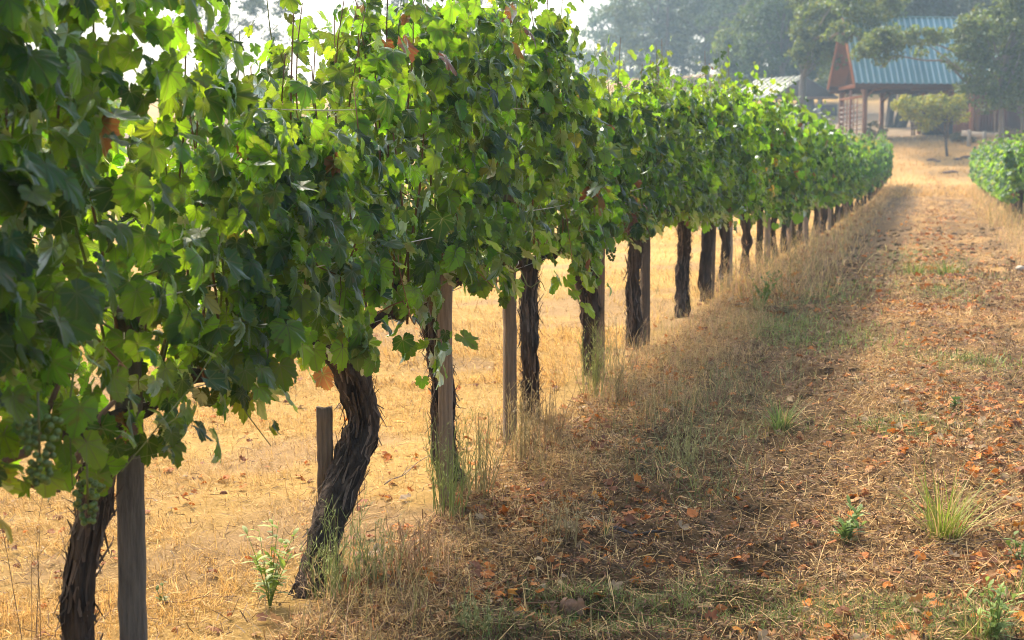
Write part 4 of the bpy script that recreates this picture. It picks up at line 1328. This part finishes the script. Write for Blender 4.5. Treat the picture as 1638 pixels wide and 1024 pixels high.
def conifer(label, base, H, Rb, leaf, col, seed, group):
    rr = np.random.default_rng(seed)
    t = thing('pine_tree', label, 'pine tree', tuple(base), 0, group)
    m = MB(); m.tube([[0, 0, -.5], [.1, 0, H * .5], [0, .05, H]], [Rb * .09, Rb * .055, .03], 9, (.12, .09, .07)); m.build('trunk', M_TREEBARK, t, True)
    P = []; D = []; lm = MB()
    for i in range(int(H * 7)):
        z = H * (.14 + .86 * rr.uniform()); f = (1 - z / H) ** .8; a = rr.uniform(0, 6.28); L = Rb * (f * rr.uniform(.6, 1.15) + .08)
        d = np.array([math.cos(a), math.sin(a), -.15 - .15 * rr.uniform()])
        if i % 3 == 0: lm.tube([[0, 0, z], d * L * .5 + [0, 0, z], d * L + [0, 0, z]], [.05, .03, .012], 5, (.12, .09, .07))
        k = int(26 * L / Rb) + 8
        u = rr.uniform(.15, 1, k)[:, None]
        P.append(np.array([0, 0, z]) + d * L * u + rr.normal(0, .22 * Rb * .5, (k, 3)) * np.array([1, 1, .45]) * (1.1 - u)); D.append(np.tile(d, (k, 1)))
    lm.build('limbs', M_TREEBARK, t, True)
    P = np.concatenate(P); D = np.concatenate(D); n = len(P)
    T = D + rr.normal(0, .5, (n, 3)); T /= np.linalg.norm(T, axis=1)[:, None]
    N = rr.normal(size=(n, 3)) + [0, 0, 1]; N -= T * np.sum(T * N, 1)[:, None]; N /= np.linalg.norm(N, axis=1)[:, None]
    Bt = np.cross(N, T); s = leaf * rr.uniform(.6, 1.4, n)[:, None]
    V = np.stack([P - T * s * .7, P + Bt * s * .25, P + T * s * .7, P - Bt * s * .25], 1).reshape(-1, 3)
    tn = np.array(col) * rr.uniform(.6, 1.4, (n, 1))
    obj('crown', mesh('crown', V, np.arange(4 * n).reshape(-1, 4), M_TREE, {'tint': np.repeat(tn, 4, 0), 'trans': np.repeat(tn * 1.3, 4, 0)}), t)
    return t

def base_at(px, Z, py=None):
    """ground point under a photo column at a camera depth"""
    d = ray(px, 290); p = np.array([0, 0, CAMZ]) + d * Z
    return np.array([p[0], p[1], float(gz(p[0], p[1]))])
CAMX = CR[:, 0]; FWD = -CR[:, 2].copy(); FWD[2] = 0; FWD /= np.linalg.norm(FWD)
def lobe_px(base, px, py, Z, rpx, rpy, depth=None):
    c = at(px, py, Z) - base
    k = Z / 2275
    return (c[0], c[1], c[2], rpx * k, (depth or rpx * k), rpy * k)

FT = 'hazy trees on the far hillside'
OAK = (.085, .125, .038); OAKD = (.060, .098, .036); PALE = (.105, .145, .045)
def simple(label, px, Z, lobes, col=OAK, seed=0, ncl=150, nlf=52, leaf=.26, clr=.85, group=FT, nm='oak_tree', **kw):
    b = base_at(px, Z)
    L = [lobe_px(b, *(l[:2]), Z + (l[4] if len(l) > 4 else 0), l[2], l[3]) for l in lobes]
    return tree(nm, label, b, L, kw.pop('tr', .28), leaf, ncl, nlf, clr, col, seed, group, **kw)

simple('grey hazy tree showing over the vine tops at the upper left', 365, 150, [(360, -10, 95, 85), (425, 45, 55, 60), (320, 40, 60, 60)], (.05, .068, .04), 21, 120, 48, .30, 1.0, gap=.40)
simple('hazy tree rising behind the tallest vine shoots at top centre', 640, 140, [(640, -40, 70, 75), (615, 20, 45, 40)], OAKD, 22, 110, 46, .28, .9, gap=.36)
simple('hazy dark tree behind the leafy vine tops right of the gap', 770, 145, [(760, -20, 90, 70), (830, -40, 60, 60)], OAKD, 23, 120, 46, .28, .95, gap=.33)
simple('faint pale far tree between the vine tops and the white sky', 900, 215, [(905, 120, 62, 62), (960, 140, 70, 50)], OAK, 24, 120, 46, .4, 1.3)
simple('very faint far bush low on the skyline beside the white gap', 985, 225, [(985, 130, 60, 40)], OAK, 25, 70, 46, .4, 1.2)
simple('big hazy tree at the right edge of the white sky', 1050, 165, [(1055, 40, 75, 90), (1020, 80, 65, 60), (1085, -20, 80, 60), (1000, 20, 34, 34)], (.06, .08, .042), 26, 230, 52, .32, 1.0)
conifer('dark hazy pine rising within the big hazy trees', base_at(1064, 158), 17, 2.6, .30, (.035, .05, .032), 27, FT)
simple('smoky pale tree right of the dark pine', 1130, 160, [(1125, 60, 75, 70), (1150, 110, 65, 45), (1135, 0, 60, 50)], (.075, .10, .05), 28, 200, 52, .32, 1.0)
simple('smoky tree behind the near oak of the open shelter', 1190, 150, [(1195, 30, 80, 80), (1180, -50, 90, 60)], OAKD, 29, 190, 52, .30, 1.0)
conifer('tall smoky pine behind the green roofed shelter', base_at(1240, 150), 19, 3.0, .30, (.04, .055, .035), 30, FT)
simple('bushy hazy oak directly left of the open shelter roof', 1195, 122, [(1200, 78, 60, 52), (1235, 40, 55, 50), (1180, 115, 40, 28)], OAK, 31, 230, 52, .24, .75)
simple('tall hazy oak over the open shelter roof', 1250, 116, [(1255, 10, 60, 70), (1230, 85, 45, 40), (1270, 85, 35, 36)], OAKD, 32, 230, 52, .24, .75, lean=(0, 0))
simple('low dark oak close behind the left end of the picnic shelter', 1222, 119, [(1222, 132, 46, 26), (1190, 140, 30, 22)], OAKD, 41, 150, 52, .22, .7)
simple('shaggy dark oak behind the picnic shelter gable', 1278, 121, [(1275, 112, 40, 34), (1305, 96, 30, 22)], OAKD, 42, 150, 52, .22, .7)
simple('low brushy oak on the slope between the two shelters', 1338, 132, [(1338, 128, 26, 20), (1318, 140, 16, 10)], OAK, 43, 90, 46, .24, .6)
# the oak whose pale trunk crosses the shelter gable
Z7 = 93
b = base_at(1278, Z7)
ex7 = [(tuple(at(x, y, z) - b), r_, k_) for x, y, z, r_, k_ in ((1296, 62, 91, .5, 60), (1312, 46, 88, .6, 110), (1328, 58, 85, .6, 150), (1342, 44, 83, .65, 190), (1352, 62, 82.5, .5, 130), (1366, 50, 82, .5, 110), (1384, 60, 82, .45, 80))]
tree('oak_tree', 'near oak with leaning grey trunk in front of the shelter gable', b,
     [lobe_px(b, 1330, 40, Z7 - 3, 58, 46), lobe_px(b, 1300, 78, Z7 - 2, 34, 40), lobe_px(b, 1390, 8, Z7 - 8, 60, 32), lobe_px(b, 1310, -20, Z7, 60, 50), lobe_px(b, 1335, 95, Z7 - 4, 16, 18)],
     .30, .22, 330, 56, .62, PALE, 33, 'oaks round the buildings', lean=tuple((at(1292, 100, Z7) - b)[:2]), trunk_top=.52, bark=(.16, .145, .13), limbs=20, extra=ex7)
# dark wood behind the teal roof
simple('dark oak behind the ridge of the teal roof', 1440, 112, [(1440, -5, 80, 48), (1400, 40, 50, 40), (1390, -60, 80, 50)], (.05, .068, .034), 34, 260, 54, .24, .8, group='oaks round the buildings')
simple('dark leafy oak above the right end of the teal roof', 1545, 110, [(1540, 0, 80, 45), (1500, 30, 50, 30), (1590, 40, 60, 60)], (.05, .066, .034), 35, 260, 54, .24, .8, group='oaks round the buildings')
simple('oak clump with several dark stems under the teal roof', 1422, 99, [(1430, 95, 50, 45), (1405, 140, 25, 15), (1470, 110, 40, 30)], (.05, .068, .034), 36, 130, 50, .22, .7, group='oaks round the buildings', stems=5, bark=(.09, .08, .075), trunk_top=.85, tr=.32)
simple('hazy oak between the open shelter and the teal roof', 1345, 128, [(1335, 60, 50, 45), (1370, 20, 60, 50)], OAKD, 37, 170, 52, .26, .85)
# the big oak on the right, with a limb reaching over the roof
Z8 = 79
b = base_at(1597, Z8)
bp = [(1560, 132, 0), (1535, 112, -.5), (1510, 92, -1), (1470, 84, -1.5), (1432, 86, -2), (1408, 98, -2)]
ex = [(tuple(at(x, y, Z8 + dz) - b), r_, k_) for (x, y, dz), r_, k_ in zip(bp, (.5, .4, .5, .55, .6, .5), (40, 20, 55, 90, 120, 90))]
tree('oak_tree', 'large near oak with thin pale trunk and a limb over the teal roof', b,
     [lobe_px(b, 1610, 75, Z8, 70, 75), lobe_px(b, 1580, 140, Z8 - 1, 45, 42), lobe_px(b, 1640, 130, Z8, 60, 60), lobe_px(b, 1560, 65, Z8, 40, 40), lobe_px(b, 1552, 100, Z8 - 1, 30, 36), lobe_px(b, 1540, 66, Z8 - 1, 26, 34), lobe_px(b, 1660, 20, Z8, 80, 60),
      lobe_px(b, 1432, 60, Z8 - 2, 40, 16), lobe_px(b, 1480, 58, Z8 - 2, 36, 14), lobe_px(b, 1395, 82, Z8 - 2, 24, 20)],
     .16, .17, 560, 64, .52, PALE, 38, 'oaks round the buildings', extra=ex, trunk_top=.5, bark=(.23, .20, .17), limbs=26)
b = base_at(1632, 81)
tree('oak_tree', 'slim stemmed oak at the right edge before the brown shed', b,
     [lobe_px(b, 1650, 120, 81, 60, 60), lobe_px(b, 1630, 60, 82, 50, 50)], .12, .17, 170, 60, .55, OAK, 39, 'oaks round the buildings', trunk_top=.5, bark=(.23, .21, .19))
# the small pale tree on the slope
p = onground(1516, 250); ZP = float((p - np.array([0, 0, CAMZ])) @ (-CR[:, 2]))
tree('fruit_tree', 'small yellow green tree with thin dark trunk standing on the bare slope', p,
     [lobe_px(p, 1485, 178, ZP, 44, 21), lobe_px(p, 1515, 170, ZP - .5, 30, 20), lobe_px(p, 1450, 172, ZP, 20, 17), lobe_px(p, 1525, 186, ZP, 22, 14), lobe_px(p, 1480, 198, ZP, 20, 10)],
     .085, .12, 150, 60, .36, (.26, .29, .06), 40, None, 'small tree', trunk_top=.55, lean=(-.15, 0), bark=(.10, .08, .07), limbs=14)
def bush(label, px, py, rpx, rpy, col, seed, group='dry bushes by the buildings', ncl=30):
    q = onground(px, py); Z = float((q - np.array([0, 0, CAMZ])) @ (-CR[:, 2]))
    return tree('bush', label, q, [lobe_px(q, px, py - rpy * .8, Z, rpx, rpy)], .05, .10, ncl, 40, .25, col, seed, group, 'bush', trunk_top=.4, limbs=6, bark=(.15, .12, .09))
bush('dry olive bush right of the lattice panel', 1400, 222, 20, 14, (.21, .19, .09), 51)
bush('dry brown bush left of the white barrel', 1334, 235, 16, 10, (.20, .15, .08), 52)
bush('dark low bush on the bank below the pale timber edging', 1538, 228, 22, 9, (.12, .10, .06), 53)
bush('brown bush growing over the bank right of the timber edging', 1612, 222, 24, 9, (.16, .11, .07), 54)
for i, (px, Z, h, rb) in enumerate([(1010, 215, 15, 6), (1090, 220, 17, 6.5), (1170, 205, 18, 7), (1260, 190, 18, 7), (1330, 175, 17, 7), (1420, 160, 15, 7), (1510, 165, 17, 7), (1600, 155, 15, 7), (1690, 140, 15, 7)]):
    b = base_at(px, Z); 
    tree('oak_tree', ['round', 'broad', 'tall', 'ragged', 'leafy', 'spreading', 'domed', 'heavy', 'wide'][i] + ' smoky tree in the farthest row of the wood on the hill', b,
         [(0, 0, h * .6, rb, rb, h * .38), (rb * .5, 0, h * .4, rb * .7, rb, h * .3), (-rb * .6, 0, h * .45, rb * .6, rb, h * .28)], .35, .42, 170, 50, 1.35, OAKD, 60 + i, FT, limbs=8)

# ------------------------------------------------------------------ teal roofed A-frame shelter
ZB = 85
corner = at(1367, 130, ZB)                       # near lower corner of the roof
phi = YAW - R(13.5) + R(20)
b0 = np.array([corner[0], corner[1], 0.])
gl_ = float(gz(*(corner[:2] + np.array([1, 1.5]))))
gl_ = CAMZ + (290 - 226) * ZB / 2275
A = thing('open_barn', 'steep teal metal roofed timber shelter on red brown posts', 'shelter', (corner[0], corner[1], gl_), phi)
he = corner[2] - gl_                             # eave height
HW = 2.3; LEN = 8.2; RISE = 4.0
RED = (.25, .115, .058); REDL = (.42, .17, .085); DARK = (.10, .05, .035); TEAL = (.17, .35, .38)
# local x along the eave, y across towards the far side
m = MB()
sl_ = math.hypot(HW, RISE)
nv = np.array([0, -RISE, HW]) / sl_
def roof_pt(x, s, side, up=0):
    y = HW - side * HW * s; z = he + RISE * (1 - s)
    n_ = np.array([0, -side * RISE, HW]) / sl_
    return np.array([x, y, z]) + n_ * up
for side in (1, -1):
    for q in range(int(LEN / .375)):
        x0 = q * .375
        prof = [(x0, .05), (x0 + .05, .13), (x0 + .11, .13), (x0 + .16, .05), (x0 + .375, .05)]
        V = []
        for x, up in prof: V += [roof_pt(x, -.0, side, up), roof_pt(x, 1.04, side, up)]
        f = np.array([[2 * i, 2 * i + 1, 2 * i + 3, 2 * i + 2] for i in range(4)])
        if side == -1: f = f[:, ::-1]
        rib_glint = np.array([[1.0], [1.0], [1.9], [1.9], [1.9], [1.9], [1.0], [1.0], [1.0], [1.0]])  # sun glints on the rib crests, painted as a paler teal
        m.add(V, f, np.clip(np.array(TEAL) * rib_glint + (rib_glint - 1) * np.array([.18, .02, 0]), 0, .8) * rng.uniform(.88, 1.12))
m.box((LEN / 2, HW, he + RISE + .10), (LEN, .34, .05), None, TEAL)
m.build('roof', M_ROOF, A)
m = MB()
for side in (1, -1):
    V = [roof_pt(.02, 0, side, .0), roof_pt(.02, 1.02, side, .0), roof_pt(LEN, 1.02, side, .0), roof_pt(LEN, 0, side, .0)]
    V += [v_ + np.array([0, -side * RISE, HW]) / sl_ * .04 for v_ in V]
    m.add(V, np.array([[0, 1, 2, 3], [4, 7, 6, 5], [0, 4, 5, 1], [2, 6, 7, 3], [1, 5, 6, 2], [0, 3, 7, 4]]), RED)
m.build('roof_boards', M_PAINT, A)
m = MB()
for side in (1, -1):
    m.beam(roof_pt(-.05, 0.01, side, -.03), roof_pt(-.05, 1.05, side, -.03), .06, .24, nv * np.array([1, side, 1]), REDL)
m.build('bargeboard', M_PAINT, A)
m = MB()
m.box((LEN / 2, -.02, he - .26), (LEN - .1, .10, .42), None, DARK)
m.box((LEN / 2, 2 * HW + .02, he - .26), (LEN - .1, .10, .42), None, DARK)
m.build('fascia', M_PAINT, A)
m = MB()
m.box((.62, HW, he - .16), (.14, 2 * HW - .3, .22), None, REDL)
for x in (3, 5.4, 7.8): m.box((x, HW, he - .16), (.14, 2 * HW - .3, .2), None, RED)
m.build('tie_beam', M_PAINT, A)
m = MB()
V = [[1.0, .16, he - .05], [1.0, 2 * HW - .16, he - .05], [1.0, HW, he + RISE - .28]]
m.add(V + [[1.06, v_[1], v_[2]] for v_ in V], [np.array([[0, 2, 1], [3, 4, 5]]), np.array([[0, 1, 4, 3], [1, 2, 5, 4], [2, 0, 3, 5]])], (.25, .125, .07))
m.build('gable_wall', M_PAINT, A)
for (x, yy) in ((.75, .22), (.75, 2 * HW - .22), (.62, HW), (3.4, 2 * HW - .22), (5.9, .22), (5.9, 2 * HW - .22), (7.8, .22), (7.8, 2 * HW - .22)):
    m = MB(); w = .22 if yy != HW else .14
    m.box((0, 0, (he - .4) / 2 - .3), (w, w, he + .2), None, RED if yy != HW else (.33, .14, .08))
    if yy != HW:
        sg = 1 if yy < HW else -1
        m.beam((0, 0, he - 1.0), (.6, 0, he - .42), .10, .12, (0, 1, 0), RED); m.beam((0, 0, he - 1.0), (0, sg * .6, he - .42), .10, .12, (1, 0, 0), RED)
    m.build('post', M_PAINT, A, False, (x, yy, 0))
# lattice panel in the gable opening
lt = MB()
z0, z1 = .45, 2.65
lt.box((.62, HW, z1 + .05), (.12, 2 * HW - .7, .12), None, (.46, .19, .09))
for k in range(7):
    z = z0 + k * .29
    for a_, b_ in ((.36, HW - .09), (HW + .09, 2 * HW - .36)): lt.box((.66, (a_ + b_) / 2, z), (.05, b_ - a_, .11), None, (.52, .42, .34))
for yy in (1.1, 1.72, 2.9, 3.5): lt.box((.60, yy, (z0 + z1) / 2), (.05, .075, z1 - z0 - .02), None, (.36, .17, .10))
lt.build('lattice', M_PAINT, A)
# panel wall and doorway under the far end
m = MB(); m.box((6.9, .5, .95), (.7, .5, 2.3), None, (.36, .15, .085)); m.build('pillar', M_PAINT, A)
m = MB(); m.box((6.8, 3.4, 1.2), (2.2, .08, 2.8), None, (.08, .07, .065)); m.build('back_wall', M_PAINT, A)
m = MB(); m.box((6.2, 2.9, he - .95), (.8, .06, .8), None, (.50, .47, .42)); m.build('hanging_panel', M_PAINT, A)

# bench and barrel
q = onground(1480, 217)
g0 = thing('bench', 'dark slatted wooden bench under the teal roofed shelter', 'bench', tuple(q), phi)
m = MB()
for k in range(3): m.box((0, -.1 + .16 * k, .45), (1.7, .13, .04), None, (.13, .10, .085))
m.build('seat', M_PAINT, g0)
m = MB()
for k in range(3): m.box((0, .34 + .03 * k, .62 + .16 * k), (1.7, .035, .12), None, (.14, .11, .09))
m.build('backrest', M_PAINT, g0)
for x in (-.75, .75):
    m = MB(); m.box((x, -.08, .21), (.08, .08, .43), None, (.12, .07, .05)); m.box((x, .30, .45), (.08, .06, .95), None, (.12, .07, .05)); m.build('leg', M_PAINT, g0)
q = onground(1357, 234)
g0 = thing('barrel', 'white plastic barrel in front of the lattice panel', 'barrel', tuple(q))
m = MB(); z = np.array([0, .03, .2, .24, .42, .46, .64, .70]); rd = np.array([.30, .32, .335, .35, .35, .335, .325, .30])
m.tube(np.stack([0 * z, 0 * z, z - .02], 1), rd, 24, (.72, .74, .76)); m.build('drum', M_ROOF, g0, True)
m = MB(); m.tube([[0, 0, .675], [0, 0, .715]], [.33, .33], 24, (.66, .68, .70)); m.build('rim', M_ROOF, g0, True)
q = onground(1334, 231)
g0 = thing('stone_slab', 'pale stone slab lying left of the white barrel', 'slab', tuple(q), phi)
m = MB(); m.box((0, 0, .28), (.75, .45, .12), None, (.58, .56, .52), .94); m.build('slab', M_STONE, g0)
m = MB(); m.box((-.2, 0, .1), (.18, .32, .24), None, (.40, .36, .31), .9); m.box((.22, 0, .1), (.18, .32, .24), None, (.40, .36, .31), .9); m.build('block', M_STONE, g0)

# ------------------------------------------------------------------ open shelter with pale green roof behind
ZS = 108
gc_ = base_at(1285, ZS)
e_l = at(1233, 155, ZS); e_r = at(1327, 157, ZS - 1.2)
S = thing('picnic_shelter', 'open timber picnic shelter with low pale green metal roof', 'shelter', (gc_[0], gc_[1], gc_[2]), YAW - R(11.6))
hw = 2.25; hs = e_l[2] - gc_[2]; rs = 1.5; dl = 5.2
m = MB()
# ridge runs to the left and away: local x axis is picture right, gable faces the camera
RD = np.array([-1.0, .85, 0]) * 3.6
def spt(x, t): return np.array([x, 0, hs + rs * (1 - abs(x) / hw)]) + RD * t
for side in (-1, 1):
    nn = 16
    for k in range(nn):
        t0, t1 = k / nn, (k + 1) / nn
        e = 1.10
        V = [spt(0, t0), spt(side * hw * e, t0), spt(side * hw * e, t1), spt(0, t1)]
        V2 = [v_ + np.array([0, 0, .06 + (.035 if k % 2 else 0)]) for v_ in V]
        m.add(V + V2, np.array([[0, 1, 2, 3], [4, 7, 6, 5], [0, 4, 5, 1], [2, 6, 7, 3], [1, 5, 6, 2], [0, 3, 7, 4]]), np.array([.11, .15, .135]) * rng.uniform(.9, 1.08))
m.build('roof', M_ROOF, S)
m = MB()
V = [[-hw, .05, hs - .02], [hw, .05, hs - .02], [0, .05, hs + rs - .04]]
m.add(V + [[v_[0], .13, v_[2]] for v_ in V], [np.array([[0, 1, 2], [3, 5, 4]]), np.array([[0, 3, 4, 1], [1, 4, 5, 2], [2, 5, 3, 0]])], (.075, .055, .05))
m.build('gable', M_PAINT, S)
m = MB(); m.box((0, .02, hs - .12), (2 * hw + .3, .14, .2), None, (.20, .12, .09)); m.build('beam', M_PAINT, S)
for (x, t, w, c) in ((-hw + .35, .06, .2, (.12, .09, .08)), (.55, .05, .62, (.12, .11, .105)), (1.25, .05, .26, (.34, .32, .29)), (1.55, .10, .20, (.12, .10, .09)), (-hw + .35, .9, .2, (.12, .09, .08)), (hw - .35, .9, .2, (.12, .09, .08))):
    m = MB(); o_ = RD * t
    m.box((x + o_[0], o_[1] + .1, hs / 2 - .35), (w, .2, hs + .6), None, c); m.build('post', M_PAINT, S)
m = MB(); m.box((-.6 + RD[0] * .5, RD[1] * .5, .55), (1.6, .7, .07), None, (.3, .24, .2)); m.box((-.6 + RD[0] * .5, RD[1] * .5, .2), (.9, .12, .7), None, (.2, .16, .13)); m.build('table', M_PAINT, S)

# fire box on the slope
q = base_at(1318, 112)
g0 = thing('wooden_crate', 'dark wooden crate on the slope right of the picnic shelter', 'crate', tuple(q), phi)
m = MB()
for k in range(4): m.box((0, 0, .14 + .2 * k), (1.5, .9, .17), None, np.array([.14, .11, .10]) * (1 + .1 * k))
m.build('boards', M_PAINT, g0)
m = MB()
for x in (-.72, .72):
    for y_ in (-.42, .42): m.box((x, y_, .36), (.1, .1, .95), None, (.1, .08, .07))
m.build('corner_posts', M_PAINT, g0)

# ------------------------------------------------------------------ brown shed behind the big oak
q = base_at(1606, 92)
B_ = thing('shed', 'long red brown board shed with teal roof behind the large oak', 'shed', (q[0], q[1], q[2]), YAW + R(4))
m = MB()
for k in range(46):
    m.box((-2.2 + k * .2, 0, 1.1), (.19, .08, 3.2), None, np.array([.19, .075, .055]) * rng.uniform(.85, 1.12))
m.box((-2.36, 2.0, 1.1), (.10, 4.1, 3.2), None, (.17, .07, .05)); m.box((7.1, 2.0, 1.1), (.1, 4.1, 3.2), None, (.17, .07, .05)); m.box((2.4, 4.1, 1.1), (9.5, .1, 3.2), None, (.17, .07, .05))
m.build('wall', M_PAINT, B_)
m = MB(); m.box((-2.32, -.10, 1.1), (.26, .10, 3.2), None, (.42, .19, .10)); m.build('corner_board', M_PAINT, B_)
m = MB(); m.box((.9, -.09, .85), (1.5, .07, 2.5), None, (.13, .06, .045)); m.build('door', M_PAINT, B_)
m = MB()
for k in range(40):
    x = -2.8 + k * .26
    for (y0, y1, z0_, z1_) in ((-.7, 2.05, 2.7, 5.1), (4.8, 2.05, 2.7, 5.1)):
        V = [[x, y0, z0_], [x + .26, y0, z0_], [x + .26, y1, z1_], [x, y1, z1_]]
        V2 = [np.array(v_) + [0, 0, .05 + .03 * (k % 2)] for v_ in V]
        m.add(V + V2, np.array([[0, 3, 2, 1], [4, 5, 6, 7], [0, 1, 5, 4], [2, 3, 7, 6], [1, 2, 6, 5], [0, 4, 7, 3]]), np.array(TEAL) * rng.uniform(.9, 1.1))
m.build('roof', M_ROOF, B_)
m = MB()
for x in (-2.36, 7.1):
    V = [[x, .1, 2.7], [x, 4.0, 2.7], [x, 2.05, 4.9]]
    m.add(V + [[x + .1, v_[1], v_[2]] for v_ in V], [np.array([[0, 2, 1], [3, 4, 5]]), np.array([[0, 1, 4, 3], [1, 2, 5, 4], [2, 0, 3, 5]])], (.18, .07, .05))
m.build('gable', M_PAINT, B_)

# timber edging and a stake on the bank
pa = at(1540, 213, 81.5); pb = at(1598, 219, 79.5)
g0 = thing('timber_edging', 'pale timber edging along the top of the bank below the large oak', 'edging', tuple(pa))
m = MB(); d_ = pb - pa
m.beam((0, 0, 0), d_, .25, .30, (0, 0, 1), (.50, .42, .33)); m.build('beam', M_PAINT, g0)
for f_ in (.18, .6, .95):
    m = MB(); m.box(d_ * f_ + np.array([0, -.2, -.35]), (.22, .14, 1.15), None, (.46, .40, .33)); m.build('post', M_PAINT, g0)
q = onground(1590, 236)
g0 = thing('marker_post', 'thin grey post standing on the bank behind the short vine row', 'post', tuple(q))
m = MB(); m.box((0, 0, .85), (.09, .09, 2.2), None, (.28, .21, .17)); m.build('shaft', M_POST, g0)
m = MB(); m.box((0, 0, 1.97), (.13, .13, .05), None, (.40, .33, .27), .6); m.build('cap', M_POST, g0)

# ------------------------------------------------------------------ smoke haze
hb = MB(); hb.box((-20, 150, 9), (360, 372, 66))
h = hb.build('haze', [])
h.data.materials.clear()
mh, n, l = newmat('haze')
out = n.new('ShaderNodeOutputMaterial')
pv = n.new('ShaderNodeVolumePrincipled')
pv.inputs['Color'].default_value = (.58, .82, 1.0, 1)
pv.inputs['Density'].default_value = .0016
pv.inputs['Anisotropy'].default_value = 0
l.new(pv.outputs[0], out.inputs['Volume'])
h.data.materials.append(mh)
tag(h, kind='stuff')
